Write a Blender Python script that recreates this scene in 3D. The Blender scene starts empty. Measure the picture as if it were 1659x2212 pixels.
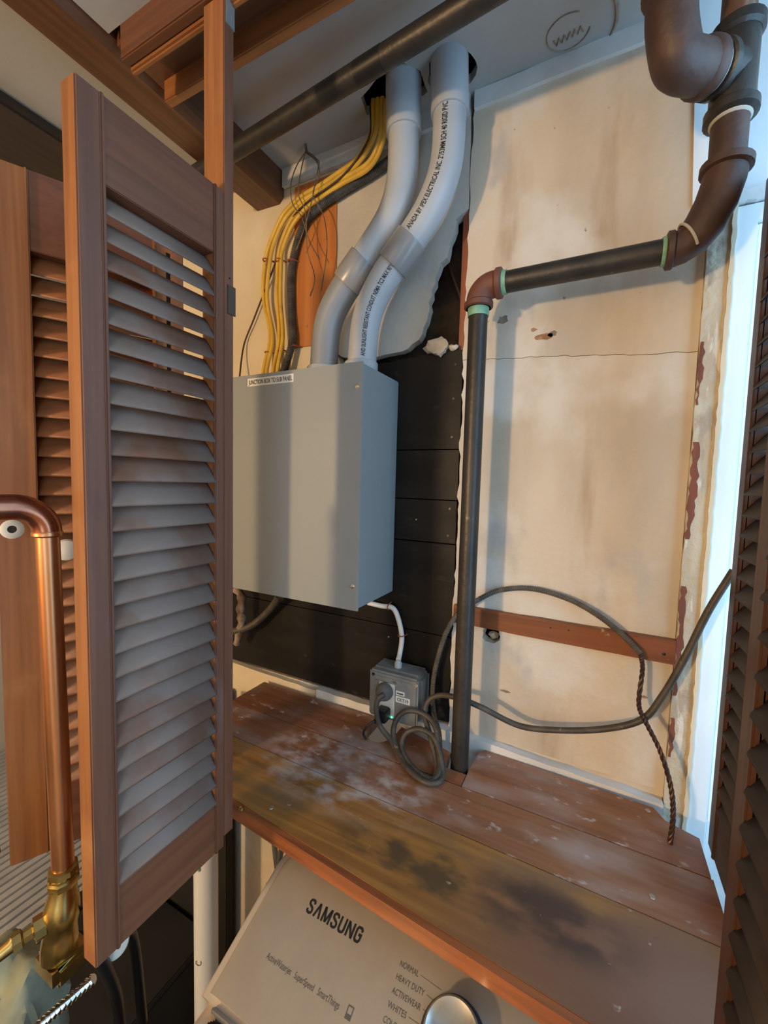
import bpy, bmesh, math, random
from mathutils import Vector, Matrix, geometry
random.seed(7)
S = bpy.context.scene
C = S.collection

# ---------------------------------------------------------------- camera
cam = bpy.data.objects.new('camera', bpy.data.cameras.new('camera'))
C.objects.link(cam)
cam.data.sensor_fit = 'HORIZONTAL'
cam.data.sensor_width = 36.0
cam.data.lens = 36.0 * 890.0 / 1659.0
cam.data.clip_start = 0.02
_R = ((0.8903825, 0.45441356, 0.0269688), (0.05623545, -0.05101104, -0.99711356), (-0.45172622, 0.88932907, -0.07097349))
cam.matrix_world = Matrix(((_R[0][0], -_R[1][0], -_R[2][0], 0.0),
                           (_R[0][1], -_R[1][1], -_R[2][1], 0.0),
                           (_R[0][2], -_R[1][2], -_R[2][2], 1.72),
                           (0, 0, 0, 1)))
S.camera = cam

# ---------------------------------------------------------------- world, lights, exposure
W = bpy.data.worlds.new('world'); S.world = W; W.use_nodes = True
W.node_tree.nodes['Background'].inputs[0].default_value = (0.62, 0.80, 1.0, 1)
W.node_tree.nodes['Background'].inputs[1].default_value = 0.6
S.view_settings.view_transform = 'Standard'
S.view_settings.look = 'None'
S.view_settings.exposure = -0.08
S.view_settings.gamma = 1.0

def light(name, kind, loc, energy, color, **kw):
    d = bpy.data.lights.new(name, kind); d.energy = energy; d.color = color
    o = bpy.data.objects.new(name, d); C.objects.link(o); o.location = loc
    for k, v in kw.items(): setattr(d, k, v)
    return o
# daylight at the right-hand window, then a fill light at an added opening
wl = light('window_and_fill_light', 'AREA', (0.56, 0.40, 1.78), 17.5, (0.34, 0.66, 1.0), shape='RECTANGLE', size=1.36, size_y=0.80)
wl.rotation_euler = (0, math.radians(90), 0)
cool_fill = light('window_and_fill_light', 'AREA', (0.56, -1.45, 1.55), 22.0, (0.42, 0.72, 1.0), shape='RECTANGLE', size=1.3, size_y=1.0)  # unseen opening behind the camera, added for cool fill
cool_fill.rotation_euler = (0, math.radians(90), 0)
# warm electric lamp of the room behind the photographer, to the left
light('room_lamp', 'POINT', (-1.15, -1.9, 1.78), 158.0, (1.0, 0.66, 0.34), shadow_soft_size=0.08)

# ---------------------------------------------------------------- materials
def srgb(r, g, b):
    f = lambda c: (c / 255) / 12.92 if c <= 10 else (((c / 255) + 0.055) / 1.055) ** 2.4
    return (f(r), f(g), f(b), 1)
MATS = {}
def M(name, c1, c2=None, scale=(8, 8, 8), detail=5, lo=0.35, hi=0.65, rough=0.5, metal=0.0, bump=0.0, bscale=60.0,
      layers=(), spec=0.5, rvar=0.0, coat=0.0, emit=None, distort=0.0):
    m = bpy.data.materials.new(name); m.use_nodes = True
    nt = m.node_tree; N = nt.nodes; L = nt.links
    b = N['Principled BSDF']
    b.inputs['Roughness'].default_value = rough
    b.inputs['Metallic'].default_value = metal
    b.inputs['Specular IOR Level'].default_value = spec
    if coat: b.inputs['Coat Weight'].default_value = coat
    geo = N.new('ShaderNodeNewGeometry')
    oi = N.new('ShaderNodeObjectInfo')
    off = N.new('ShaderNodeVectorMath'); off.operation = 'MULTIPLY_ADD'
    comb = N.new('ShaderNodeCombineXYZ')
    for i in range(3): L.new(oi.outputs['Random'], comb.inputs[i])
    L.new(comb.outputs[0], off.inputs[0]); off.inputs[1].default_value = (3.1, 1.7, 2.3)
    L.new(geo.outputs['Position'], off.inputs[2])
    def noise(sc, det=5.0, src=None, dist=0.0):
        mp = N.new('ShaderNodeVectorMath'); mp.operation = 'MULTIPLY'
        mp.inputs[1].default_value = sc if hasattr(sc, '__len__') else (sc, sc, sc)
        L.new(src or off.outputs[0], mp.inputs[0])
        n = N.new('ShaderNodeTexNoise'); n.inputs['Scale'].default_value = 1.0; n.inputs['Detail'].default_value = det
        n.inputs['Distortion'].default_value = dist
        L.new(mp.outputs[0], n.inputs['Vector']); return n.outputs['Fac']
    def ramp(fac, lo, hi):
        mr = N.new('ShaderNodeMapRange'); mr.interpolation_type = 'SMOOTHSTEP'
        mr.inputs['From Min'].default_value = lo; mr.inputs['From Max'].default_value = hi
        L.new(fac, mr.inputs['Value']); return mr.outputs[0]
    col = None
    if c2 is not None:
        mx = N.new('ShaderNodeMix'); mx.data_type = 'RGBA'
        mx.inputs[6].default_value = c1; mx.inputs[7].default_value = c2
        L.new(ramp(noise(scale, detail, dist=distort), lo, hi), mx.inputs[0]); col = mx.outputs[2]
    for ly in layers:
        c, sc, l0, h0 = ly[:4]
        fac = ramp(noise(sc, 6.0, src=geo.outputs['Position'] if len(ly) > 4 else None), l0, h0)
        if len(ly) > 4:
            cen, rad = ly[4], ly[5]
            sub = N.new('ShaderNodeVectorMath'); sub.operation = 'SUBTRACT'
            L.new(geo.outputs['Position'], sub.inputs[0]); sub.inputs[1].default_value = cen
            dv = N.new('ShaderNodeVectorMath'); dv.operation = 'DIVIDE'
            L.new(sub.outputs[0], dv.inputs[0]); dv.inputs[1].default_value = rad
            ln = N.new('ShaderNodeVectorMath'); ln.operation = 'LENGTH'; L.new(dv.outputs[0], ln.inputs[0])
            mk = N.new('ShaderNodeMath'); mk.operation = 'MULTIPLY'
            L.new(ramp(ln.outputs['Value'], 1.0, 0.35), mk.inputs[0]); L.new(fac, mk.inputs[1]); fac = mk.outputs[0]
        mx = N.new('ShaderNodeMix'); mx.data_type = 'RGBA'
        L.new(fac, mx.inputs[0])
        if col is None: mx.inputs[6].default_value = c1
        else: L.new(col, mx.inputs[6])
        mx.inputs[7].default_value = c; col = mx.outputs[2]
    if col is None: b.inputs['Base Color'].default_value = c1
    else: L.new(col, b.inputs['Base Color'])
    if rvar:
        mr = N.new('ShaderNodeMapRange'); L.new(noise(14.0), mr.inputs['Value'])
        mr.inputs['To Min'].default_value = max(0.03, rough - rvar); mr.inputs['To Max'].default_value = min(1, rough + rvar)
        L.new(mr.outputs[0], b.inputs['Roughness'])
    if bump:
        bp = N.new('ShaderNodeBump'); bp.inputs['Strength'].default_value = bump; bp.inputs['Distance'].default_value = 0.004
        L.new(noise(bscale, 4.0), bp.inputs['Height']); L.new(bp.outputs[0], b.inputs['Normal'])
    if emit:
        b.inputs['Emission Color'].default_value = emit[0]; b.inputs['Emission Strength'].default_value = emit[1]
    MATS[name] = m; return m

def wood(name, c1, c2, axis='z', rough=0.45, layers=(), bump=0.12):
    g = {'x': (3, 70, 70), 'y': (70, 3, 70), 'z': (70, 70, 3)}[axis]
    return M(name, c1, c2, scale=g, detail=4, lo=0.3, hi=0.72, rough=rough, bump=bump, bscale=g, layers=layers, distort=0.6, rvar=0.1)

RW1, RW2 = (0.33, 0.130, 0.040, 1), (0.215, 0.080, 0.026, 1)
DUST = (0.225, 0.165, 0.135, 1)
wood('redwood_v', RW1, RW2, 'z', layers=[((0.37, 0.165, 0.055, 1), 9, 0.55, 0.75)])
wood('shaded_face', (0.185, 0.070, 0.034, 1), (0.125, 0.046, 0.024, 1), 'z', rough=0.5, layers=[((0.16, 0.10, 0.075, 1), (10, 10, 4), 0.55, 0.75)])  # darker copy of the door wood: shade painted into the colour
wood('redwood_x', RW1, RW2, 'x')
wood('redwood_y', (0.185, 0.066, 0.029, 1), (0.13, 0.045, 0.021, 1), 'y')
wood('slat_dusty', (0.19, 0.08, 0.042, 1), (0.15, 0.068, 0.038, 1), 'y', rough=0.6, layers=[(DUST, (9, 7, 5), 0.30, 0.54)])
wood('slat_clean', (0.28, 0.105, 0.04, 1), (0.18, 0.065, 0.027, 1), 'y', rough=0.5)
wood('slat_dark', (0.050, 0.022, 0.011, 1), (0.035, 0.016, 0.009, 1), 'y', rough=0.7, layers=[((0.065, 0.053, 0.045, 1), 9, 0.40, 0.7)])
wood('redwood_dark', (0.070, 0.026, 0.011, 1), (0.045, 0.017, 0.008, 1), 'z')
wood('header_wood', (0.16, 0.058, 0.022, 1), (0.10, 0.036, 0.015, 1), 'x')
wood('beam_wood', (0.15, 0.06, 0.022, 1), (0.09, 0.034, 0.014, 1), 'y')
wood('beam_dark', (0.045, 0.03, 0.02, 1), (0.03, 0.02, 0.014, 1), 'y')
wood('orange_board', (0.52, 0.19, 0.045, 1), (0.42, 0.14, 0.033, 1), 'z', layers=[((0.30, 0.11, 0.04, 1), 30, 0.66, 0.72)])
wood('batten_wood', (0.22, 0.065, 0.020, 1), (0.14, 0.042, 0.015, 1), 'x', layers=[((0.42, 0.30, 0.22, 1), 40, 0.66, 0.75)])
wood('stud_wood', (0.30, 0.10, 0.05, 1), (0.22, 0.07, 0.035, 1), 'z')
dust_lay = ((0.36, 0.255, 0.215, 1), (7, 16, 10), 0.45, 0.80)
dust_fine = ((0.55, 0.46, 0.42, 1), (40, 60, 50), 0.60, 0.78)
dust_blob = ((0.46, 0.39, 0.36, 1), (26, 40, 20), 0.38, 0.72, (-0.40, 0.63, 1.175), (0.26, 0.12, 0.2))
stain_blob = ((0.06, 0.034, 0.025, 1), (16, 24, 12), 0.32, 0.58, (-0.02, 0.535, 1.175), (0.13, 0.06, 0.2))
stain2 = ((0.10, 0.06, 0.028, 1), (14, 30, 12), 0.42, 0.62, (-0.18, 0.52, 1.175), (0.22, 0.06, 0.2))
wood('shelf_red', (0.30, 0.115, 0.05, 1), (0.20, 0.075, 0.035, 1), 'x', rough=0.38, layers=[dust_lay, dust_blob, dust_fine])
wood('shelf_mid', (0.29, 0.12, 0.055, 1), (0.20, 0.085, 0.04, 1), 'x', rough=0.38, layers=[dust_lay, dust_blob, dust_fine])
wood('shelf_gold', (0.36, 0.175, 0.045, 1), (0.23, 0.10, 0.028, 1), 'x', rough=0.42,
     layers=[((0.20, 0.12, 0.06, 1), (6, 14, 8), 0.50, 0.70), ((0.17, 0.080, 0.048, 1), (5, 9, 5), 0.20, 0.45, (0.10, 0.50, 1.175), (0.30, 0.16, 0.2)), dust_blob, stain2, stain_blob, ((0.5, 0.4, 0.33, 1), (50, 70, 50), 0.70, 0.78)])
wood('shelf_lip', (0.33, 0.10, 0.03, 1), (0.17, 0.055, 0.02, 1), 'x', rough=0.4, layers=[((0.55, 0.38, 0.26, 1), (60, 60, 60), 0.72, 0.78)])
M('plaster', (0.64, 0.55, 0.43, 1), (0.50, 0.42, 0.32, 1), scale=(6, 6, 2.5), lo=0.36, hi=0.70, rough=0.62, bump=0.45, bscale=38,
  layers=[((0.40, 0.285, 0.18, 1), (12, 12, 2.0), 0.54, 0.74), ((0.66, 0.62, 0.55, 1), (5, 5, 4), 0.52, 0.66), ((0.47, 0.44, 0.40, 1), (9, 9, 5), 0.58, 0.70),
          ((0.26, 0.19, 0.14, 1), (70, 70, 50), 0.71, 0.79)])
M('plaster_cream', (0.70, 0.60, 0.42, 1), (0.62, 0.52, 0.36, 1), scale=(5, 5, 4), rough=0.6, bump=0.25, bscale=45)
M('plaster_grey', (0.56, 0.53, 0.47, 1), (0.46, 0.44, 0.39, 1), scale=(7, 7, 5), rough=0.65, bump=0.4, bscale=50,
  layers=[((0.30, 0.25, 0.20, 1), (70, 70, 70), 0.70, 0.80)])
M('ceiling_paint', (0.43, 0.43, 0.41, 1), (0.37, 0.365, 0.34, 1), scale=(4, 4, 4), rough=0.6, bump=0.15, bscale=40,
  layers=[((0.36, 0.31, 0.25, 1), 55, 0.72, 0.82)])
M('white_paint', (0.74, 0.77, 0.77, 1), (0.66, 0.70, 0.71, 1), scale=(9, 9, 4), rough=0.45, bump=0.2, bscale=35)
M('base_paint', (0.70, 0.70, 0.68, 1), (0.58, 0.57, 0.54, 1), scale=(9, 9, 9), rough=0.5, bump=0.3, bscale=50, layers=[((0.40, 0.33, 0.26, 1), 60, 0.70, 0.78)])
M('peeled_paint', (0.62, 0.57, 0.44, 1), (0.52, 0.47, 0.36, 1), scale=(30, 30, 8), rough=0.6, bump=0.9, bscale=70,
  layers=[((0.42, 0.37, 0.29, 1), (50, 50, 12), 0.52, 0.62), ((0.72, 0.70, 0.62, 1), (60, 60, 10), 0.60, 0.66)])
M('bare_red_wood', (0.22, 0.07, 0.04, 1), (0.15, 0.05, 0.03, 1), scale=(40, 40, 6), rough=0.7, bump=0.3)
M('cavity', (0.09, 0.055, 0.03, 1), (0.035, 0.022, 0.014, 1), scale=22, rough=0.95, bump=0.8, bscale=40)
M('black_plank', (0.007, 0.006, 0.005, 1), (0.014, 0.012, 0.010, 1), scale=(4, 4, 14), rough=0.5, bump=0.12, bscale=(6, 60, 60), rvar=0.12, spec=0.2,
  layers=[((0.045, 0.041, 0.036, 1), (22, 22, 40), 0.62, 0.80), ((0.40, 0.37, 0.32, 1), (60, 60, 40), 0.765, 0.79)])
M('box_paint', (0.30, 0.325, 0.325, 1), (0.28, 0.305, 0.31, 1), scale=3, rough=0.33, bump=0.03, bscale=260, spec=0.6)
M('steel', (0.75, 0.75, 0.74, 1), rough=0.25, metal=1.0)
M('label_white', (0.80, 0.78, 0.72, 1), rough=0.5)
M('ink', (0.012, 0.012, 0.013, 1), rough=0.6)
M('ink_grey', (0.10, 0.09, 0.08, 1), rough=0.6)
M('pvc_grey', (0.44, 0.47, 0.50, 1), (0.40, 0.43, 0.46, 1), scale=12, rough=0.4, layers=[((0.55, 0.5, 0.43, 1), 26, 0.68, 0.8)])
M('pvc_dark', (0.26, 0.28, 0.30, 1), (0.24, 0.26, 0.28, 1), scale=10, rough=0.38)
M('pvc_coupling', (0.25, 0.255, 0.255, 1), (0.28, 0.28, 0.28, 1), scale=8, rough=0.28)
M('pvc_adapter', (0.42, 0.46, 0.50, 1), rough=0.25)
M('pvc_white', (0.74, 0.76, 0.78, 1), rough=0.35)
M('yellow_sheath', (0.72, 0.46, 0.06, 1), (0.58, 0.36, 0.05, 1), scale=20, rough=0.45, layers=[((0.40, 0.30, 0.12, 1), 30, 0.62, 0.75)])
M('armour', (0.09, 0.085, 0.08, 1), (0.16, 0.15, 0.135, 1), scale=30, rough=0.35, metal=0.5)
M('armour_dusty', (0.15, 0.125, 0.09, 1), (0.09, 0.08, 0.065, 1), scale=40, rough=0.6, metal=0.2)
M('thin_wire', (0.05, 0.03, 0.02, 1), rough=0.6)
M('twine', (0.22, 0.14, 0.08, 1), (0.10, 0.07, 0.05, 1), scale=50, rough=0.8)
M('staple_red', (0.38, 0.10, 0.05, 1), rough=0.5)
M('iron', (0.030, 0.027, 0.024, 1), (0.05, 0.042, 0.034, 1), scale=(18, 18, 9), rough=0.42, metal=0.3, bump=0.2, bscale=90,
  layers=[((0.22, 0.17, 0.12, 1), (60, 60, 40), 0.68, 0.80)])
M('iron_brown', (0.085, 0.045, 0.032, 1), (0.055, 0.032, 0.025, 1), scale=22, rough=0.55, metal=0.1, bump=0.3, bscale=70)
M('iron_rust', (0.17, 0.060, 0.038, 1), (0.12, 0.045, 0.03, 1), scale=22, rough=0.6, bump=0.3, bscale=70)
M('pipe_old', (0.11, 0.055, 0.03, 1), (0.36, 0.30, 0.24, 1), scale=(20, 20, 5), lo=0.5, hi=0.66, rough=0.6)
M('tape_green', (0.22, 0.45, 0.30, 1), (0.15, 0.33, 0.22, 1), scale=60, rough=0.5)
M('sealant', (0.45, 0.42, 0.36, 1), rough=0.7)
M('rubber', (0.045, 0.037, 0.029, 1), (0.075, 0.064, 0.050, 1), scale=35, rough=0.55, layers=[((0.25, 0.2, 0.15, 1), 70, 0.64, 0.76)])
M('black_plastic', (0.012, 0.012, 0.012, 1), rough=0.4)
M('plug_grey', (0.10, 0.088, 0.075, 1), (0.14, 0.125, 0.105, 1), scale=40, rough=0.7)
M('outlet_grey', (0.22, 0.23, 0.225, 1), (0.18, 0.185, 0.18, 1), scale=20, rough=0.5, layers=[((0.10, 0.09, 0.08, 1), 60, 0.64, 0.75)])
M('outlet_white', (0.66, 0.63, 0.57, 1), rough=0.4)
M('led_green', (0.05, 0.5, 0.3, 1), emit=((0.1, 1.0, 0.55, 1), 3.0))
M('cable_white', (0.76, 0.74, 0.70, 1), rough=0.4)
M('copper_strand', (0.10, 0.05, 0.035, 1), (0.05, 0.03, 0.025, 1), scale=60, rough=0.45, metal=0.5)
M('copper', (0.72, 0.34, 0.16, 1), (0.52, 0.22, 0.09, 1), scale=(12, 12, 4), rough=0.36, metal=1.0, rvar=0.08)
M('copper_elbow', (0.40, 0.14, 0.07, 1), (0.27, 0.09, 0.05, 1), scale=14, rough=0.25, metal=0.9)
M('brass', (0.62, 0.46, 0.17, 1), (0.42, 0.30, 0.11, 1), scale=20, rough=0.28, metal=1.0, rvar=0.1)
M('chrome', (0.75, 0.77, 0.80, 1), rough=0.15, metal=1.0)
M('washer_silver', (0.60, 0.55, 0.46, 1), (0.57, 0.52, 0.44, 1), scale=30, rough=0.36, metal=0.55)
M('washer_trim', (0.52, 0.45, 0.37, 1), rough=0.4, metal=0.1)
M('washer_dark', (0.035, 0.035, 0.037, 1), rough=0.3)
M('lid_glass', (0.008, 0.008, 0.009, 1), rough=0.08)
M('dial_face', (0.55, 0.52, 0.46, 1), rough=0.22, metal=0.8)
M('dial_ring', (0.05, 0.06, 0.085, 1), rough=0.25, metal=0.5)
M('floor_grey', (0.028, 0.026, 0.024, 1), (0.016, 0.015, 0.014, 1), scale=5, rough=0.8)
M('mat_grey', (0.46, 0.48, 0.51, 1), (0.38, 0.40, 0.43, 1), scale=8, rough=0.7)
M('room_wall', (0.55, 0.50, 0.43, 1), (0.50, 0.46, 0.40, 1), scale=3, rough=0.8)
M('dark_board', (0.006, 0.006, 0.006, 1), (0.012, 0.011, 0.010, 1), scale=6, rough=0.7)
M('cloth_green', (0.30, 0.33, 0.24, 1), (0.16, 0.17, 0.13, 1), scale=10, rough=0.9, bump=0.5, bscale=20)
M('cloth_grey', (0.20, 0.22, 0.23, 1), (0.12, 0.13, 0.14, 1), scale=9, rough=0.9)
M('knob_white', (0.80, 0.76, 0.66, 1), rough=0.35)
M('bushing', (0.72, 0.70, 0.62, 1), rough=0.4)
M('chunk', (0.66, 0.58, 0.46, 1), (0.55, 0.47, 0.36, 1), scale=40, rough=0.9, bump=0.8, bscale=60)
M('mark_brown', (0.20, 0.15, 0.10, 1), (0.30, 0.25, 0.20, 1), scale=60, rough=0.8)
M('chip_brown', (0.28, 0.13, 0.06, 1), (0.40, 0.26, 0.15, 1), scale=60, rough=0.8)
M('nail', (0.40, 0.36, 0.30, 1), rough=0.4, metal=0.6)
M('hinge', (0.10, 0.07, 0.05, 1), rough=0.5, metal=0.5)
M('strap_grey', (0.30, 0.31, 0.30, 1), rough=0.4, metal=0.5)

# ---------------------------------------------------------------- helpers
def tag(o, label=None, cat=None, group=None, kind=None):
    if label: o['label'] = label
    if cat: o['category'] = cat
    if group: o['group'] = group
    if kind: o['kind'] = kind
    return o
def thing(name, label, cat, loc=(0, 0, 0), rotz=0.0, group=None):
    o = bpy.data.objects.new(name, None); C.objects.link(o)
    o.empty_display_size = 0.05
    o.location = loc; o.rotation_euler = (0, 0, rotz)
    return tag(o, label, cat, group)
def link(name, me, mat, parent=None, world=True, loc=None):
    """world=True: mesh coordinates are world ones; re-centre the origin and undo the parent's offset."""
    me.materials.clear(); me.materials.append(MATS[mat])
    o = bpy.data.objects.new(name, me); C.objects.link(o)
    if world:
        n = len(me.vertices)
        xs = [v.co for v in me.vertices]
        c = Vector((sum(v.x for v in xs) / n, sum(v.y for v in xs) / n, min(v.z for v in xs)))
        me.transform(Matrix.Translation(-c)); o.location = c
    elif loc is not None: o.location = loc
    if parent is not None:
        o.parent = parent
        if world:
            inv = parent_world(parent).inverted()
            o.matrix_parent_inverse = inv
    return o
def parent_world(p):
    m = Matrix.LocRotScale(p.location, p.rotation_euler, p.scale)
    if p.parent is not None: m = parent_world(p.parent) @ p.matrix_parent_inverse @ m
    return m
def from_bm(bm, name, mat, parent=None, smooth=False, world=True, loc=None):
    bmesh.ops.recalc_face_normals(bm, faces=bm.faces)
    me = bpy.data.meshes.new(name); bm.to_mesh(me); bm.free()
    if smooth:
        for p in me.polygons: p.use_smooth = True
        try: me.set_sharp_from_angle(angle=math.radians(42))
        except Exception: pass
    return link(name, me, mat, parent, world, loc)
def bm_box(bm, lo, hi):
    vs = [bm.verts.new((x, y, z)) for x in (lo[0], hi[0]) for y in (lo[1], hi[1]) for z in (lo[2], hi[2])]
    for f in ((0, 1, 3, 2), (4, 6, 7, 5), (0, 4, 5, 1), (2, 3, 7, 6), (0, 2, 6, 4), (1, 5, 7, 3)):
        bm.faces.new([vs[i] for i in f])
    return vs
def box(name, lo, hi, mat, parent=None, bevel=0.0, seg=2, world=True):
    bm = bmesh.new(); bm_box(bm, lo, hi)
    if bevel: bmesh.ops.bevel(bm, geom=list(bm.edges), offset=bevel, segments=seg, affect='EDGES', clamp_overlap=True)
    return from_bm(bm, name, mat, parent, smooth=bool(bevel), world=world)
def prism(name, poly, a0, a1, mat, parent=None, plane='xz', holes=(), bevel=0.0, world=True):
    """polygon in the given plane extruded along the third axis from a0 to a1"""
    def P(p, a): return (p[0], a, p[1]) if plane == 'xz' else ((p[0], p[1], a) if plane == 'xy' else (a, p[0], p[1]))
    loops = [poly] + list(holes)
    flat = [p for l in loops for p in l]
    tris = geometry.tessellate_polygon([[Vector((p[0], p[1], 0)) for p in l] for l in loops])
    bm = bmesh.new()
    A = [bm.verts.new(P(p, a0)) for p in flat]; B = [bm.verts.new(P(p, a1)) for p in flat]
    for t in tris:
        try:
            bm.faces.new([A[i] for i in t]); bm.faces.new([B[i] for i in reversed(t)])
        except ValueError: pass
    k = 0
    for l in loops:
        n = len(l)
        for i in range(n):
            j = (i + 1) % n
            try: bm.faces.new([A[k + i], A[k + j], B[k + j], B[k + i]])
            except ValueError: pass
        k += n
    return from_bm(bm, name, mat, parent, world=world)
def jag(pts, amp, step=0.02, closed=True):
    """break straight edges into small ragged steps"""
    out = []; n = len(pts)
    for i in range(n if closed else n - 1):
        a, b = Vector(pts[i]), Vector(pts[(i + 1) % n]); d = b - a; L_ = d.length
        k = max(1, int(L_ / step)); nrm = Vector((-d.y, d.x)).normalized() if L_ > 0 else Vector((0, 0))
        for j in range(k):
            p = a + d * (j / k)
            if j: p += nrm * random.uniform(-amp, amp)
            out.append((p.x, p.y))
    if not closed: out.append(tuple(pts[-1]))
    return out
def smooth(pts, k=6):
    P_ = [Vector(p) for p in pts]; out = []
    for i in range(len(P_) - 1):
        p0 = P_[i - 1] if i else P_[0] * 2 - P_[1]
        p1, p2 = P_[i], P_[i + 1]
        p3 = P_[i + 2] if i + 2 < len(P_) else P_[-1] * 2 - P_[-2]
        for j in range(k):
            t = j / k
            out.append(0.5 * ((2 * p1) + (p2 - p0) * t + (2 * p0 - 5 * p1 + 4 * p2 - p3) * t * t + (3 * p1 - p0 - 3 * p2 + p3) * t ** 3))
    out.append(P_[-1]); return out
def frames(path):
    T = []
    for i in range(len(path)):
        a = path[max(0, i - 1)]; b = path[min(len(path) - 1, i + 1)]
        T.append((b - a).normalized())
    u = T[0].cross(Vector((0.13, 0.9, 0.31))).normalized(); out = []
    for t in T:
        u = (u - t * u.dot(t)).normalized(); out.append((t, u, t.cross(u)))
    return out
def bm_tube(bm, path, r, n=12, caps=True, flat=1.0):
    path = [Vector(p) for p in path]; fr = frames(path); rings = []
    for i, p in enumerate(path):
        rr = r[i] if hasattr(r, '__len__') else r
        rings.append([bm.verts.new(p + fr[i][1] * math.cos(2 * math.pi * k / n) * rr + fr[i][2] * math.sin(2 * math.pi * k / n) * rr * flat) for k in range(n)])
    for a, b in zip(rings, rings[1:]):
        for k in range(n): bm.faces.new([a[k], a[(k + 1) % n], b[(k + 1) % n], b[k]])
    if caps:
        bm.faces.new(list(reversed(rings[0]))); bm.faces.new(rings[-1])
def tube(name, path, r, mat, parent=None, n=12, caps=True, flat=1.0):
    bm = bmesh.new(); bm_tube(bm, path, r, n, caps, flat)
    return from_bm(bm, name, mat, parent, smooth=True)
def lathe(name, base, axis, prof, mat, parent=None, n=24):
    """prof: list of (distance along axis, radius)"""
    ax = Vector(axis).normalized(); b = Vector(base)
    u = ax.cross(Vector((0.3, 0.2, 0.9)) if abs(ax.z) < 0.9 else Vector((1, 0, 0))).normalized(); v = ax.cross(u)
    bm = bmesh.new(); rings = []
    for d, r in prof:
        rings.append([bm.verts.new(b + ax * d + (u * math.cos(2 * math.pi * k / n) + v * math.sin(2 * math.pi * k / n)) * max(r, 1e-5)) for k in range(n)])
    for a, c in zip(rings, rings[1:]):
        for k in range(n): bm.faces.new([a[k], a[(k + 1) % n], c[(k + 1) % n], c[k]])
    bm.faces.new(list(reversed(rings[0]))); bm.faces.new(rings[-1])
    return from_bm(bm, name, mat, parent, smooth=True)
def shade_faces(o, mat, test):
    """give the faces whose normal passes the test a darker material as painted shade"""
    o.data.materials.append(MATS[mat])
    for f in o.data.polygons:
        if test(f.normal): f.material_index = 1
    return o
def text_verts(body, size=1.0, bold=0.0, spacing=1.0):
    cu = bpy.data.curves.new('lettering', 'FONT'); cu.body = body; cu.size = size
    cu.space_character = spacing; cu.offset = bold; cu.resolution_u = 3
    o = bpy.data.objects.new('lettering', cu); C.objects.link(o)
    dg = bpy.context.evaluated_depsgraph_get()
    me = bpy.data.meshes.new_from_object(o.evaluated_get(dg))
    bpy.data.objects.remove(o); bpy.data.curves.remove(cu)
    return me
def text(name, body, width, origin, ux, uy, mat, parent, cap=None, bold=0.0, lift=0.0004, spacing=1.0, center=False):
    """flat lettering: starts at origin, runs along ux, letters stand along uy; width in metres, cap height optional"""
    me = text_verts(body, 1.0, bold, spacing)
    xs = [v.co.x for v in me.vertices]; ys = [v.co.y for v in me.vertices]
    x0, x1 = min(xs), max(xs); sx = width / (x1 - x0)
    sy = (cap / max(ys)) if cap else sx
    ux, uy = Vector(ux).normalized(), Vector(uy).normalized(); nn = ux.cross(uy)
    o0 = Vector(origin)
    for v in me.vertices: v.co = o0 + ux * ((v.co.x - x0) * sx) + uy * (v.co.y * sy) + nn * lift
    return link(name, me, mat, parent)
def text_on_pipe(name, body, path, r, s0, width, ang, mat, parent, cap):
    """lettering wrapped on a bent pipe: runs along the centre line from arc length s0, centred at angle ang"""
    path = [Vector(p) for p in path]; fr = frames(path)
    acc = [0.0]
    for a, b in zip(path, path[1:]): acc.append(acc[-1] + (b - a).length)
    me = text_verts(body, 1.0, 0.014)
    bm = bmesh.new(); bm.from_mesh(me); bmesh.ops.subdivide_edges(bm, edges=[e for e in bm.edges if e.calc_length() > 0.35], cuts=2); bm.to_mesh(me); bm.free()
    xs = [v.co.x for v in me.vertices]; ys = [v.co.y for v in me.vertices]
    x0, x1, yh = min(xs), max(xs), max(ys)
    for v in me.vertices:
        s = s0 + (v.co.x - x0) / (x1 - x0) * width
        i = max(0, min(len(path) - 2, next((k for k in range(len(acc) - 1) if acc[k + 1] >= s), len(path) - 2)))
        t = (s - acc[i]) / (acc[i + 1] - acc[i]); p = path[i].lerp(path[i + 1], t)
        T = fr[i][0].lerp(fr[i + 1][0], t).normalized()
        fw = Vector((0, -1, 0)); fw = (fw - T * fw.dot(T)).normalized(); sd = T.cross(fw)
        a = ang - (v.co.y / yh - 0.5) * cap / r
        v.co = p + (fw * math.cos(a) + sd * math.sin(a)) * (r + 0.0006)
    return link(name, me, mat, parent)
def arc(c, a, b, r, t0, t1, n=10):
    """points of an arc about c in the plane of unit vectors a, b"""
    c, a, b = Vector(c), Vector(a), Vector(b)
    return [c + (a * math.cos(t) + b * math.sin(t)) * r for t in [t0 + (t1 - t0) * i / n for i in range(n + 1)]]
def blob(name, c, rad, mat, parent=None, amp=0.25, sub=3, seed=0):
    rnd = random.Random(seed); bm = bmesh.new(); bmesh.ops.create_icosphere(bm, subdivisions=sub, radius=1.0)
    ph = [rnd.uniform(0, 6) for _ in range(6)]
    for v in bm.verts:
        d = v.co.normalized()
        k = 1 + amp * (math.sin(5 * d.x + ph[0]) * math.sin(4 * d.y + ph[1]) + 0.6 * math.sin(9 * d.z + ph[2]) * math.sin(8 * d.x + ph[3]) + 0.3 * rnd.uniform(-1, 1))
        v.co = Vector((c[0] + d.x * k * rad[0], c[1] + d.y * k * rad[1], c[2] + d.z * k * rad[2]))
    return from_bm(bm, name, mat, parent, smooth=True)

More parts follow.
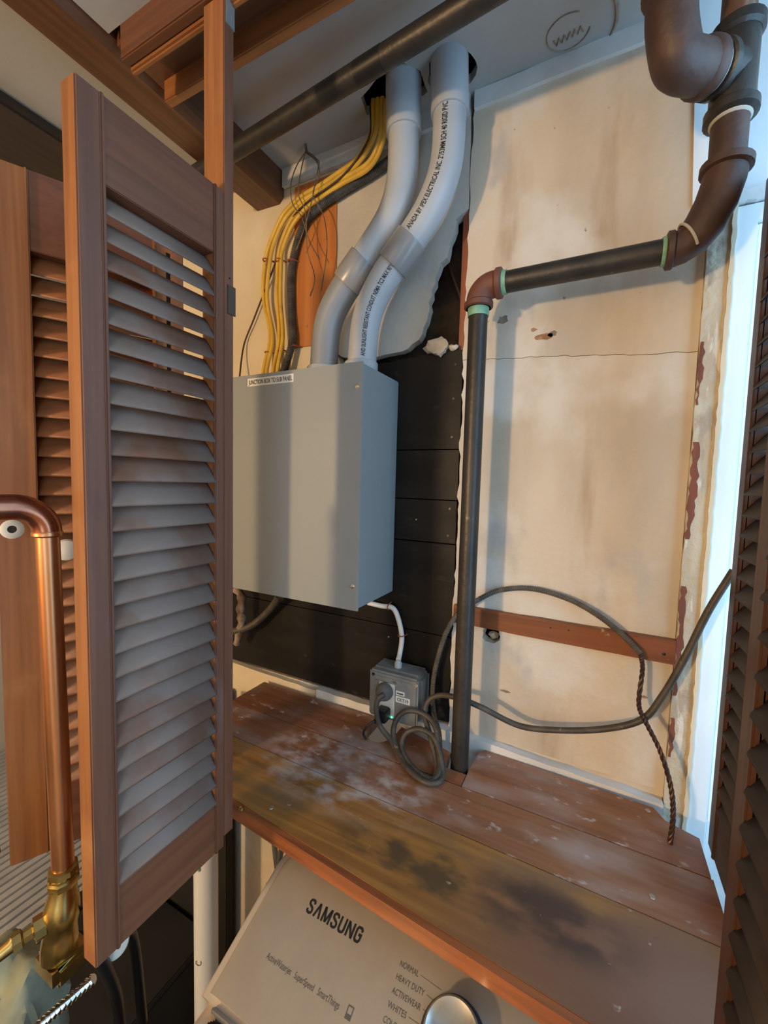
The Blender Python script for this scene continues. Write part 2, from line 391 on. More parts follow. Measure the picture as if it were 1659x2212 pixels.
def strokes(name, letters, h, adv, t, origin, ux, uy, mat, parent, lift=0.0004):
    """bold block lettering drawn as flat strokes; every letter is a list of polylines in a unit box"""
    ux, uy = Vector(ux).normalized(), Vector(uy).normalized(); nn = ux.cross(uy); o0 = Vector(origin)
    bm = bmesh.new(); x0 = 0.0
    for w, lines in letters:
        for ln in lines:
            pts = [Vector((x0 + x * w, y * h)) for x, y in ln]
            L_, R_ = [], []
            for i, p in enumerate(pts):
                d = (pts[min(i + 1, len(pts) - 1)] - pts[max(i - 1, 0)]).normalized(); n = Vector((-d.y, d.x)) * (t / 2)
                if 0 < i < len(pts) - 1:
                    d1 = (pts[i] - pts[i - 1]).normalized(); c = max(0.45, abs(Vector((-d1.y, d1.x)).dot(Vector((-d.y, d.x)))))
                    n = n / c
                L_.append(p + n); R_.append(p - n)
            vl = [[bm.verts.new(o0 + ux * q.x + uy * q.y + nn * lift) for q in s] for s in (L_, R_)]
            for i in range(len(pts) - 1): bm.faces.new([vl[0][i], vl[1][i], vl[1][i + 1], vl[0][i + 1]])
        x0 += w + adv
    return from_bm(bm, name, mat, parent)

P = {
 'yA': [(-0.4523,0.79,2.5094),(-0.4597,0.8,2.4598),(-0.4975,0.812,2.4265),(-0.5517,0.822,2.4187),(-0.6132,0.828,2.4093),(-0.6689,0.83,2.4011),(-0.7235,0.834,2.3803),(-0.7625,0.838,2.3389),(-0.7886,0.84,2.2866),(-0.7958,0.84,2.1955),(-0.7693,0.838,2.0916),(-0.7738,0.82,2.0054),(-0.7606,0.8,1.9419)],
 'yB': [(-0.4414,0.79,2.5071),(-0.4495,0.8,2.4518),(-0.4914,0.812,2.417),(-0.5452,0.822,2.4089),(-0.6065,0.828,2.3991),(-0.6618,0.83,2.3906),(-0.716,0.834,2.3696),(-0.7548,0.838,2.328),(-0.7671,0.832,2.2726),(-0.7756,0.832,2.183),(-0.7542,0.83,2.0836),(-0.7554,0.812,2.0015),(-0.739,0.79,1.9382)],
 'yC': [(-0.4279,0.785,2.4999),(-0.4356,0.795,2.4389),(-0.4727,0.81,2.4041),(-0.5512,0.822,2.4007),(-0.6129,0.828,2.3917),(-0.6616,0.83,2.38),(-0.7056,0.834,2.3539),(-0.7379,0.838,2.3085),(-0.7483,0.84,2.2645),(-0.7489,0.84,2.1816),(-0.7399,0.838,2.0842),(-0.7413,0.82,2.0022),(-0.7271,0.8,1.9393)],
 'yD': [(-0.4166,0.78,2.4874),(-0.4241,0.79,2.427),(-0.4667,0.81,2.3948),(-0.5448,0.822,2.3909),(-0.6061,0.828,2.3815),(-0.6545,0.83,2.3697),(-0.6982,0.834,2.3433),(-0.7303,0.838,2.2979),(-0.7306,0.832,2.2538),(-0.7311,0.832,2.172),(-0.7208,0.83,2.0791),(-0.7205,0.812,1.9981),(-0.7062,0.79,1.9357)],
 'blackthin': [(-0.4587,0.79,2.5018),(-0.467,0.8,2.4439),(-0.5406,0.815,2.401),(-0.6516,0.826,2.3782),(-0.7142,0.834,2.3451),(-0.7605,0.84,2.2636),(-0.7865,0.84,2.217),(-0.8293,0.84,2.142),(-0.864,0.84,2.0806),(-0.8582,0.82,1.9957),(-0.8421,0.8,1.942)],
 'armor': [(-0.4004,0.83,2.42),(-0.4789,0.832,2.3975),(-0.5535,0.832,2.3816),(-0.6126,0.832,2.365),(-0.6599,0.834,2.3382),(-0.689,0.836,2.2855),(-0.7011,0.836,2.2219),(-0.6984,0.836,2.1322),(-0.691,0.83,2.0617),(-0.7066,0.82,1.993),(-0.699,0.8,1.9372)],
 'twA': [(-0.633,0.8,2.4711),(-0.6676,0.81,2.4561),(-0.6879,0.815,2.4236),(-0.6791,0.812,2.3774),(-0.6493,0.81,2.3371),(-0.6283,0.812,2.281),(-0.6004,0.815,2.2348)],
 'twB': [(-0.633,0.8,2.4711),(-0.6537,0.81,2.4416),(-0.6614,0.812,2.3934),(-0.6386,0.81,2.3447),(-0.6334,0.812,2.2613),(-0.613,0.815,2.1957),(-0.6257,0.815,2.1558)],
 'twC': [(-0.6303,0.8,2.4682),(-0.6087,0.81,2.4482),(-0.6018,0.812,2.4172),(-0.6179,0.81,2.3801),(-0.587,0.812,2.3223),(-0.5799,0.815,2.2509),(-0.5938,0.815,2.1628)],
 'twD': [(-0.5935,0.8,2.4368),(-0.6213,0.808,2.3595),(-0.6463,0.812,2.3061),(-0.6689,0.815,2.2707)],
 'stap': [(-0.7805,0.833,2.2793),(-0.7391,0.833,2.2706),(-0.6973,0.829,2.2598),(-0.7719,0.826,2.0475),(-0.7274,0.826,2.0469),(-0.6886,0.822,2.0534)],
 'ground': [(-0.2197,0.825,1.4698),(-0.2023,0.83,1.484),(-0.1578,0.835,1.5106),(-0.0965,0.835,1.5221),(-0.03,0.832,1.5121),(0.0248,0.828,1.4877),(0.0661,0.825,1.4568),(0.0862,0.82,1.438)],
 'strand': [(0.0862,0.82,1.438),(0.0906,0.815,1.4139),(0.0873,0.8,1.3585),(0.0979,0.79,1.3343),(0.1183,0.78,1.2986),(0.1343,0.77,1.2519),(0.1383,0.755,1.2139),(0.1347,0.742,1.1751)],
 'groundL': [(-0.2197,0.825,1.4698),(-0.2434,0.825,1.4462),(-0.2668,0.825,1.3969),(-0.2848,0.825,1.3215),(-0.2872,0.82,1.2662),(-0.2779,0.81,1.2271),(-0.2629,0.8,1.2011),(-0.2596,0.8,1.1696),(-0.2533,0.79,1.1493)],
 'cord': [(-0.3649,0.742,1.2815),(-0.375,0.735,1.2721),(-0.3786,0.735,1.2461),(-0.3704,0.74,1.2108),(-0.3426,0.735,1.1922),(-0.3191,0.7147,1.1825),(-0.2789,0.6843,1.1825),(-0.2412,0.671,1.1825),(-0.2207,0.6825,1.1825),(-0.2234,0.711,1.1825),(-0.2365,0.73,1.2058),(-0.2568,0.745,1.2235),(-0.2885,0.75,1.2254),(-0.3154,0.745,1.21),(-0.3162,0.73,1.1889),(-0.2865,0.702,1.1825),(-0.2501,0.6822,1.1825),(-0.2298,0.6881,1.1825),(-0.2309,0.716,1.1885),(-0.2433,0.738,1.2129),(-0.26,0.76,1.2384),(-0.2923,0.77,1.2483),(-0.3234,0.765,1.2459),(-0.3416,0.755,1.2266),(-0.3409,0.742,1.1987),(-0.3053,0.7067,1.1825),(-0.2567,0.6758,1.1825),(-0.2339,0.6751,1.1825),(-0.2359,0.715,1.1828),(-0.2594,0.745,1.2132),(-0.2859,0.775,1.2426),(-0.2835,0.785,1.2683),(-0.2606,0.79,1.2851),(-0.2192,0.782,1.294),(-0.1731,0.785,1.2863),(-0.1044,0.8,1.2622),(-0.039,0.8,1.2731),(0.0353,0.8,1.2976),(0.0923,0.8,1.3314),(0.1188,0.8,1.3791),(0.1455,0.8,1.4521),(0.1702,0.8,1.5324),(0.1969,0.8,1.6006)],
 'thincord': [(-0.3736,0.745,1.2324),(-0.3834,0.735,1.2216),(-0.3969,0.728,1.2091),(-0.4043,0.728,1.1917),(-0.3965,0.735,1.1729)],
 'whitecable': [(-0.4571,0.83,1.4387),(-0.4229,0.835,1.4352),(-0.396,0.836,1.435),(-0.3813,0.836,1.4138),(-0.3698,0.834,1.3736),(-0.3691,0.825,1.3393),(-0.3669,0.815,1.3094)],
 'sleeveA': [(-0.6989,0.8,1.4247),(-0.7289,0.815,1.3957),(-0.7684,0.82,1.3565),(-0.7999,0.81,1.3284),(-0.8319,0.8,1.3127),(-0.8732,0.79,1.3015)],
 'sleeveB': [(-0.8494,0.8,1.4249),(-0.8288,0.8,1.4025),(-0.8321,0.8,1.3638),(-0.8285,0.8,1.3325),(-0.8561,0.81,1.2656)],
 'capx': [(-0.5962,0.26,1.6423),(-0.5815,0.26,1.3245)],
 'condL': [(-0.371,0.765,2.4837),(-0.3677,0.765,2.386),(-0.3692,0.765,2.3098),(-0.3903,0.765,2.2461),(-0.4446,0.765,2.1825),(-0.5041,0.765,2.1194),(-0.5386,0.765,2.057),(-0.5507,0.765,1.9892)],
}

YB = 0.85          # face of the back wall
ZC = 2.489         # ceiling
# ================================================================ the setting
tag(box('floor', (-3.2, -2.7, -0.05), (0.55, 2.0, 0.0), 'floor_grey'), kind='structure')
wb = tag(box('wall_back', (-1.45, 0.93, 0.0), (0.75, 0.98, 2.7), 'cavity'), kind='structure')
tag(box('wall_left', (-3.2, -2.7, 0.0), (-3.15, 2.0, 2.7), 'room_wall'), kind='structure')
tag(box('wall_alcove', (-3.2, 1.95, 0.0), (-1.40, 2.0, 2.7), 'room_wall'), kind='structure')
tag(box('wall_return', (-1.45, 0.98, 0.0), (-1.40, 1.96, 2.7), 'room_wall'), kind='structure')
tag(box('wall_front', (-3.2, -2.7, 0.0), (0.75, -2.65, 2.7), 'room_wall'), kind='structure')
# right wall: one window opening, one added opening behind the camera for fill
wr = tag(prism('wall_right', [(-2.7, 0), (0.98, 0), (0.98, 2.7), (-2.7, 2.7)], 0.46, 0.55, 'white_paint', plane='yz',
               holes=[[(0.0, 1.05), (0.845, 1.05), (0.845, 2.46), (0.0, 2.46)], [(-1.95, 0.9), (-0.95, 0.9), (-0.95, 2.2), (-1.95, 2.2)]]), kind='structure')
# plaster sheets on the back wall
prism('plaster_panel', jag([(-1.45, 2.0), (-0.56, 2.0), (-0.578, 2.05), (-0.578, 2.489), (-1.45, 2.489)], 0.0008, 0.05), YB, 0.875, 'plaster_cream', wb)
prism('plaster_panel', [(-1.45, 1.19), (-1.0, 1.19), (-1.0, 2.0), (-1.45, 2.0)], YB, 0.875, 'plaster_cream', wb)
prism('plaster_panel', [(-1.45, 0.0), (0.17, 0.0), (0.17, 1.19), (-1.45, 1.19)], YB, 0.875, 'plaster', wb)
mid = [(-0.576, 2.486), (-0.262, 2.486), (-0.259, 2.40), (-0.257, 2.276)] + \
      jag([(-0.284, 2.262), (-0.297, 2.205), (-0.325, 2.155), (-0.338, 2.081), (-0.358, 2.031), (-0.385, 2.014), (-0.454, 2.007), (-0.554, 2.016)], 0.0045, 0.012, closed=False) + [(-0.574, 2.03)]
prism('plaster_panel', mid, 0.848, 0.868, 'plaster_grey', wb)
crack = jag([(-0.257, 1.976), (-0.10, 1.967), (0.0, 1.957), (0.083, 1.950), (0.138, 1.948)], 0.0016, 0.012, closed=False)
ledge = jag([(-0.257, 1.19), (-0.255, 1.976)], 0.0028, 0.014, closed=False)
prism('plaster_panel', [(0.138, 1.19)] + list(reversed([(x, z - 0.0005) for x, z in crack]))[0:] + list(reversed(ledge))[1:], 0.846, 0.875, 'plaster', wb,
      holes=[[(-0.172 + (0.019 + random.uniform(-0.003, 0.003)) * math.cos(a * math.pi / 7), 1.411 + (0.017 + random.uniform(-0.002, 0.002)) * math.sin(a * math.pi / 7)) for a in range(14)]])
ledge2 = jag([(-0.255, 2.489), (-0.257, 1.977)], 0.002, 0.015, closed=False)
prism('plaster_panel', [(x, z + 0.0005) for x, z in crack] + [(0.138, 2.489)] + ledge2[:-1], 0.846, 0.875, 'plaster', wb)
# wall beyond the casing, above and beside the window frame
prism('plaster_panel', [(0.115, 2.178), (0.46, 2.178), (0.46, 2.489), (0.100, 2.489)], 0.842, 0.8455, 'white_paint', wb)
prism('plaster_panel', [(0.17, 0.0), (0.46, 0.0), (0.46, 2.178), (0.17, 2.178)], 0.862, 0.90, 'white_paint', wb)
# bare boards behind the lost plaster
prism('orange_board', jag([(-0.700, 2.055), (-0.572, 2.052), (-0.576, 2.44), (-0.700, 2.44)], 0.0006, 0.05), 0.845, 0.85, 'orange_board', wb)
box('stud', (-0.271, 0.856, 1.98), (-0.2565, 0.92, 2.30), 'stud_wood', wb, 0.002)
box('stud', (-0.60, 0.88, 1.98), (-0.52, 0.925, 2.489), 'stud_wood', wb, 0.002)
tube('cavity_wire', smooth([(-0.33, 0.90, 2.25), (-0.30, 0.895, 2.17), (-0.275, 0.89, 2.10), (-0.27, 0.885, 2.0)]), 0.0035, 'thin_wire', wb, 8)
# black planks
seams = [1.195, 1.388, 1.592, 1.686, 1.794, 2.0]
for i in range(5):
    z0, z1 = seams[i] + 0.0012, seams[i + 1] - 0.0012
    xr = -0.2585 + random.uniform(-0.001, 0.001)
    pl = [(-1.0, z0), (xr, z0)] + ([(xr, z1)] if i < 4 else jag([(xr, z1), (-0.33, z1 - 0.002), (-0.47, z1 - 0.01), (-0.62, z1)], 0.003, 0.015, closed=False)) + [(-1.0, z1)]
    prism('plank', pl, 0.8490 - 0.0012 * (i % 2), 0.868, 'black_plank', wb)
for z in (1.22, 1.36, 1.41, 1.57, 1.61, 1.668, 1.71, 1.775, 1.82, 1.90, 1.97):
    lathe('nail_head', (-0.275 + random.uniform(-0.004, 0.004), 0.8488, z), (0, -1, 0), [(0, 0.0028), (0.0009, 0.0026)], 'black_plastic', wb, 10)
for x, z in ((-0.37, 1.705), (-0.35, 1.64), (-0.41, 1.36)):
    lathe('nail_head', (x, 0.8488, z), (0, -1, 0), [(0, 0.002), (0.0009, 0.0018)], 'nail', wb, 10)
# scuffs where paint has come off
for cx, cz, sx, sz, m in ((-0.100, 2.003, 0.022, 0.006, 'chip_brown'), (-0.178, 2.045, 0.012, 0.009, 'mark_brown'), (-0.086, 2.006, 0.010, 0.006, 'mark_brown'),
                          (0.10, 1.352, 0.006, 0.003, 'chip_brown'), (-0.14, 1.30, 0.012, 0.003, 'mark_brown'), (-0.12, 2.018, 0.007, 0.004, 'chip_brown')):
    prism('paint_chip', [(cx + sx * math.cos(a * 0.45) * random.uniform(0.6, 1.1), cz + sz * math.sin(a * 0.45) * random.uniform(0.6, 1.1)) for a in range(14)], 0.8452, 0.847, m, wb)
# ceiling with the broken holes the conduits pass through
h1 = [(-0.280 + (0.046 + random.uniform(-0.006, 0.006)) * math.cos(t * math.pi / 9), 0.782 + (0.040 + random.uniform(-0.004, 0.006)) * math.sin(t * math.pi / 9)) for t in range(18)]
h2 = jag([(-0.470, 0.795), (-0.462, 0.757), (-0.412, 0.735), (-0.356, 0.730), (-0.334, 0.757), (-0.336, 0.802), (-0.372, 0.806), (-0.43, 0.808)], 0.003, 0.012)
ce = tag(prism('ceiling', [(-3.2, -2.7), (0.55, -2.7), (0.55, 2.0), (-3.2, 2.0)], ZC, ZC + 0.018, 'ceiling_paint', plane='xy', holes=[h1, h2]), kind='structure')
box('attic_boards', (-3.2, -2.7, 2.62), (0.75, 2.0, 2.66), 'dark_board', ce)
box('soffit', (-0.733, -2.65, 2.424), (0.46, 0.425, ZC - 0.001), 'ceiling_paint', ce)
tag(prism('trim_1', jag([(-0.735, 2.447), (-0.262, 2.452), (-0.262, 2.489), (-0.735, 2.489)], 0.0008, 0.05), 0.838, 0.8475, 'base_paint'), kind='structure')
tag(prism('trim_2', jag([(-0.252, 2.456), (0.10, 2.458), (0.10, 2.489), (-0.252, 2.489)], 0.0012, 0.04), 0.838, 0.846, 'base_paint'), kind='structure')
# scrawled pencil ring on the ceiling
rg = [(-0.083 + 0.034 * math.cos(t), 0.803 + 0.030 * math.sin(t), ZC - 0.0006) for t in [0.2 + i * 0.22 for i in range(24)]]
tube('scrawled_ring', rg, 0.0010, 'mark_brown', ce, 6)
tube('scrawled_arc', [(-0.030 + 0.02 * math.cos(t), 0.806 + 0.038 * math.sin(t), ZC - 0.0004) for t in [-1.2 + i * 0.2 for i in range(13)]], [0.001 + 0.0025 * math.sin(math.pi * i / 12) for i in range(13)], 'mark_brown', ce, 6)
tube('scrawled_word', [(-0.106 + 0.0042 * i, 0.812 + (0.007 if i % 2 else -0.005) - 0.0006 * i, ZC - 0.0005) for i in range(12)], 0.0013, 'mark_brown', ce, 6)
# baseboard behind the shelf
bb = tag(prism('baseboard_back', jag([(-0.60, 0.95), (0.137, 0.95), (0.137, 1.176), (-0.17, 1.190), (-0.60, 1.193)], 0.0012, 0.03), 0.828, YB, 'base_paint',
               holes=[[(-0.247 + 0.0085 * math.cos(a * math.pi / 8), 1.135 + 0.0085 * math.sin(a * math.pi / 8)) for a in range(16)]]), kind='structure')
prism('baseboard_block', jag([(-1.0, 0.95), (-0.606, 0.95), (-0.606, 1.186), (-0.80, 1.189), (-1.0, 1.194)], 0.0015, 0.03), 0.834, YB, 'plaster_cream', bb)
# peeled casing beside the window, in front of the wall's end
t3 = tag(prism('trim_3', jag([(0.1385, 0.95), (0.172, 0.95), (0.172, 2.176), (0.1385, 2.176)], 0.0010, 0.02), 0.838, 0.862, 'peeled_paint'), kind='structure')
for za, zb, w in ((1.86, 1.96, 0.006), (1.64, 1.80, 0.011), (1.37, 1.56, 0.009), (1.26, 1.33, 0.007)):
    prism('bare_patch', jag([(0.1395, za), (0.1395 + w * 0.5, za), (0.1395 + w, (za + zb) / 2), (0.1395 + w * 0.7, zb), (0.1395, zb)], 0.0022, 0.008), 0.8368, 0.839, 'bare_red_wood', t3)
prism('caulk_bead', jag([(0.167, 1.0), (0.173, 1.0), (0.173, 2.16), (0.167, 2.16)], 0.0009, 0.012), 0.834, 0.842, 'plaster_cream', t3)
# window frame in the right-hand wall: the far jamb faces the room
wn = tag(prism('window_1', [(0.1735, 0.80), (0.199, 0.80), (0.199, 2.135), (0.46, 2.135), (0.46, 2.160), (0.1735, 2.160)], 0.840, 0.862, 'white_paint'), kind='structure')
box('jamb_step', (0.199, 0.845, 0.80), (0.202, 0.862, 2.132), 'white_paint', wn, 0.0012)
box('jamb_board', (0.2022, 0.850, 0.80), (0.46, 0.862, 2.134), 'white_paint', wn, 0.001)
prism('head_casing', jag([(0.170, 2.163), (0.46, 2.163), (0.46, 2.180), (0.172, 2.180)], 0.0015, 0.012), 0.832, 0.862, 'base_paint', wn)

# ================================================================ timber overhead
t = thing('ceiling_beam', 'brown wooden ceiling beam running back to the wall beside the yellow cables', 'beam', (-0.785, 0.0, 2.42))
prism('beam', [(-0.838, 2.489), (-0.838, 2.43), (-0.826, 2.420), (-0.752, 2.417), (-0.738, 2.430), (-0.738, 2.489)], -0.6, 0.849, 'beam_wood', t)
box('edge_strip', (-0.842, -0.6, 2.452), (-0.837, 0.845, 2.489), 'beam_wood', t)
t = thing('ceiling_joist', 'dark wooden joist under the ceiling at far left above the back louvred door', 'beam', (-1.13, 0.0, 2.42))
box('joist', (-1.42, -0.8, 2.462), (-1.108, 0.849, 2.4885), 'beam_dark', t, 0.004)
t = thing('door_header', 'red-brown wooden header channel above the open louvred door', 'header', (-0.14, 0.48, 2.37))
box('front_board', (-0.704, 0.425, 2.373), (0.455, 0.440, 2.43), 'header_wood', t, 0.002)
box('front_moulding', (-0.704, 0.440, 2.366), (0.455, 0.450, 2.392), 'redwood_x', t, 0.003)
box('top_panel', (-0.736, 0.440, 2.420), (0.455, 0.530, 2.445), 'header_wood', t)
box('rear_board', (-0.722, 0.512, 2.386), (0.455, 0.528, 2.425), 'redwood_x', t, 0.002)
po = thing('frame_post', 'orange-lit wooden post the open louvred door hangs from', 'post', (-0.5, 0.44, 1.166))
shade_faces(box('post', (-0.521, 0.430, 1.166), (-0.481, 0.4478, 2.372), 'redwood_v', po, 0.0012), 'shaded_face', lambda n: n.x > 0.8)  # side turned from the lamp gets the painted shade
box('metal_strap', (-0.4812, 0.433, 2.337), (-0.4795, 0.4475, 2.37), 'strap_grey', po)
box('hinge_leaf', (-0.4812, 0.436, 1.955), (-0.4795, 0.450, 1.995), 'hinge', po)
for z in (1.96, 1.975): lathe('screw_hole', (-0.481, 0.440, z + 0.03), (1, 0, 0), [(0, 0.0015), (0.0006, 0.0013)], 'black_plastic', po, 8)

# ================================================================ louvred doors
def louvre(name, label, loc, rotz, width, h, stile, rail, nslat, frame, slatm, th=0.026, proud=0.0, far=None, tilt=54, slat_w=0.0405, group=None, stained=False):
    """leaf in local axes: x along the width, -y is the face seen, z up"""
    t = thing(name, label, 'louvred door', loc, rotz, group)
    far = far or stile
    st = [box('stile', (0, 0, 0), (stile, th, h), frame, t, 0.0015, world=False),
          box('stile', (width - far, 0, 0), (width, th, h), frame, t, 0.0015, world=False)]
    if stained:  # stained: shade put into the colour of the face side
        for s_ in st: shade_faces(s_, 'shaded_face', lambda n: n.y < -0.8)
    box('bottom_rail', (stile, 0.001, 0), (width - far, th - 0.001, rail[0]), 'redwood_y' if frame != 'redwood_dark' else 'slat_dark', t, 0.001, world=False)
    box('top_rail', (stile, 0.001, h - rail[1]), (width - far, th - 0.001, h), 'redwood_y' if frame != 'redwood_dark' else 'slat_dark', t, 0.001, world=False)
    for x0, x1 in ((stile - 0.0035, stile + 0.0015), (width - far - 0.0015, width - far + 0.0035)):
        box('bead', (x0, -0.0022, 0.0), (x1, 0.004, h - 0.0), 'shaded_face' if stained else frame, t, 0.0015, world=False)
    a = math.radians(tilt); w = slat_w / 2; k = 0.003
    prof = [(w * math.cos(math.pi * i / 6) * (1.0 if i % 6 else 1.0), k * math.sin(math.pi * i / 6) * 1.0) for i in range(12)]; NP = len(prof)
    bm = bmesh.new(); ends = []
    for x in (stile, width - far):
        ends.append([bm.verts.new((x, p * math.cos(a) - q * math.sin(a), p * math.sin(a) + q * math.cos(a))) for p, q in prof])
    for i in range(NP): bm.faces.new([ends[0][i], ends[0][(i + 1) % NP], ends[1][(i + 1) % NP], ends[1][i]])
    bm.faces.new(ends[0]); bm.faces.new(list(reversed(ends[1])))
    bmesh.ops.recalc_face_normals(bm, faces=bm.faces)
    me = bpy.data.meshes.new('slat'); bm.to_mesh(me); bm.free()
    for f in me.polygons: f.use_smooth = len(f.vertices) == 4
    pitch = (h - rail[0] - rail[1]) / nslat
    for i in range(nslat):
        o = link('slat', me, slatm, t, world=False, loc=(0, th / 2 - proud + random.uniform(-0.0008, 0.0008), rail[0] + pitch * (i + 0.5)))
        if nslat > 20: o.rotation_euler = (math.radians(random.uniform(-1.6, 1.6)), 0, 0)
    return t
d1 = louvre('louvred_door', 'louvred wooden door standing open in front of the grey junction box, dusty slats', (-0.481, 0.245, 1.150), math.pi / 2, 0.185, 0.968,
            0.0262, (0.082, 0.090), 28, 'redwood_v', 'slat_dusty', far=0.0155, proud=0.002, tilt=53, stained=True)
box('tilt_rod', (0.118, 0.030, 0.10), (0.124, 0.036, 0.86), 'hinge', d1, world=False)
ang2 = math.atan2(0.899, 0.437)
d2 = louvre('louvred_door', 'louvred wooden door at far left behind the copper pipe, in warm light', (-0.722, 0.258, 1.150), ang2, 0.236, 0.978,
            0.043, (0.10, 0.105), 28, 'redwood_v', 'slat_clean', tilt=56)
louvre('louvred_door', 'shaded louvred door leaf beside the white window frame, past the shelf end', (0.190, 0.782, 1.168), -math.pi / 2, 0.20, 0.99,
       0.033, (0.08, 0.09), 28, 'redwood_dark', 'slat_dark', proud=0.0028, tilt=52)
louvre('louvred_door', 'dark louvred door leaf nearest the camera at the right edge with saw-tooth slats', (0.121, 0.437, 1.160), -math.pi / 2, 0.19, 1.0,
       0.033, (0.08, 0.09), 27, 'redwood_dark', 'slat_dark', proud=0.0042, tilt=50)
lathe('knob', (-0.684, 0.323, 1.612), (0.899, -0.437, 0), [(0, 0.006), (0.010, 0.006), (0.012, 0.012), (0.018, 0.0155), (0.025, 0.014), (0.029, 0.006)], 'knob_white', d2)['label'] = 'round cream knob'
bs = thing('plastic_bushing', 'white ring bushing with dark centre hole beside the copper elbow', 'bushing', (-0.68, 0.26, 1.63))
dr = Vector((0.93, -0.36, 0.06))
lathe('ring', (-0.688, 0.262, 1.645), dr, [(0, 0.009), (0.004, 0.0125), (0.009, 0.0125), (0.011, 0.010), (0.011, 0.005), (0.004, 0.0045)], 'bushing', bs)
lathe('bore', (-0.688, 0.262, 1.645), dr, [(0.003, 0.0046), (0.0065, 0.0046)], 'black_plastic', bs, 16)

# ================================================================ junction box
jb = thing('junction_box', 'large grey steel junction box mounted on the black planks', 'junction box', (-0.63, 0.767, 1.468))
box('body', (-0.862, 0.690, 1.470), (-0.4025, 0.8478, 1.945), 'box_paint', jb, 0.0015)
box('cover', (-0.864, 0.6852, 1.466), (-0.4005, 0.6895, 1.9475), 'box_paint', jb, 0.0012)
for z in (1.901, 1.515):
    sc = lathe('screw', (-0.412, 0.6852, z), (0, -1, 0), [(0, 0.0042), (0.0012, 0.0042), (0.0014, 0.0032), (0.004, 0.0032), (0.0042, 0.0024)], 'steel', jb, 12)
lb = box('label_strip', (-0.693, 0.6846, 1.9225), (-0.5655, 0.6851, 1.9395), 'label_white', jb)
text('lettering', 'JUNCTION BOX TO SUB PANEL', 0.121, (-0.6895, 0.6846, 1.9262), (1, 0, 0), (0, 0, 1), 'ink', lb, cap=0.0095, bold=0.01)

# ================================================================ grey PVC conduits, each an S of two bends
def arclen(p):
    return sum((b - a).length for a, b in zip(p, p[1:]))
def conduit(label, pts, cut, top_len, lower_mat, ads):
    pth = smooth(pts, 10)
    t = thing('conduit_pipe', label, 'conduit pipe', tuple(pth[-1]), group='grey conduits between ceiling and junction box')
    i0 = next(i for i, p in enumerate(pth) if p.z < cut)
    up, low = pth[:i0 + 1], pth[i0:]
    tube('upper_bend', up, 0.0302, 'pvc_grey', t, 28)
    tube('lower_bend', low, 0.0302, lower_mat, t, 28)
    c0, T = pth[i0], (pth[i0 + 1] - pth[i0 - 1]).normalized()
    lathe('coupling', c0 - T * 0.030, T, [(0, 0.0305), (0, 0.0342), (0.002, 0.0348), (0.058, 0.0348), (0.060, 0.0342), (0.060, 0.0305)], 'pvc_coupling', t, 28)
    i1 = next(i for i, p in enumerate(pth) if p.z < top_len)
    tube('top_sleeve', pth[:i1 + 1], [0.0345] * i1 + [0.0340], 'pvc_grey', t, 28)
    e = pth[-1]
    lathe('box_adapter', (e.x, e.y, 1.9478), (0, 0, 1), [(0, 0.0355), (0.020, 0.0355), (0.022, 0.034), (0.023, 0.031)], 'pvc_adapter', t, 28)
    return t, pth, up, low
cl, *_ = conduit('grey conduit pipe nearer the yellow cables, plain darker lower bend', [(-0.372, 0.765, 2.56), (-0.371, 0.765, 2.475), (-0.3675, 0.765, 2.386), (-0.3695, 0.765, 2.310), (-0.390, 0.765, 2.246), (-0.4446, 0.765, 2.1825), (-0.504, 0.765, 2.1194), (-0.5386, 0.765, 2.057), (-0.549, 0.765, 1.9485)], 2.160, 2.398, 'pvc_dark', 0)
cr, pth, up, low = conduit('grey conduit pipe with black printed lettering, beside the broken plaster hole', [(-0.282, 0.765, 2.56), (-0.279, 0.765, 2.47), (-0.2755, 0.765, 2.388), (-0.280, 0.765, 2.307), (-0.307, 0.765, 2.242), (-0.353, 0.765, 2.185), (-0.407, 0.765, 2.125), (-0.441, 0.765, 2.057), (-0.452, 0.765, 1.9485)], 2.175, 2.400, 'pvc_grey', 0)
ul = list(reversed(up)); La = arclen(ul)
text_on_pipe('lettering', 'ANADA BY IPEX ELECTRICAL INC. 2"/53MM SCH 40 RIGID PVC CO', ul, 0.0302, 0.034, 0.228, 0.05, 'ink', cr, 0.0100)
ll = list(reversed(low))
text_on_pipe('lettering', 'AND SUNLIGHT RESISTANT CONDUIT NEMA TC2 MAX 90\u00b0C', ll, 0.0302, 0.028, 0.195, 0.55, 'ink', cr, 0.0090)

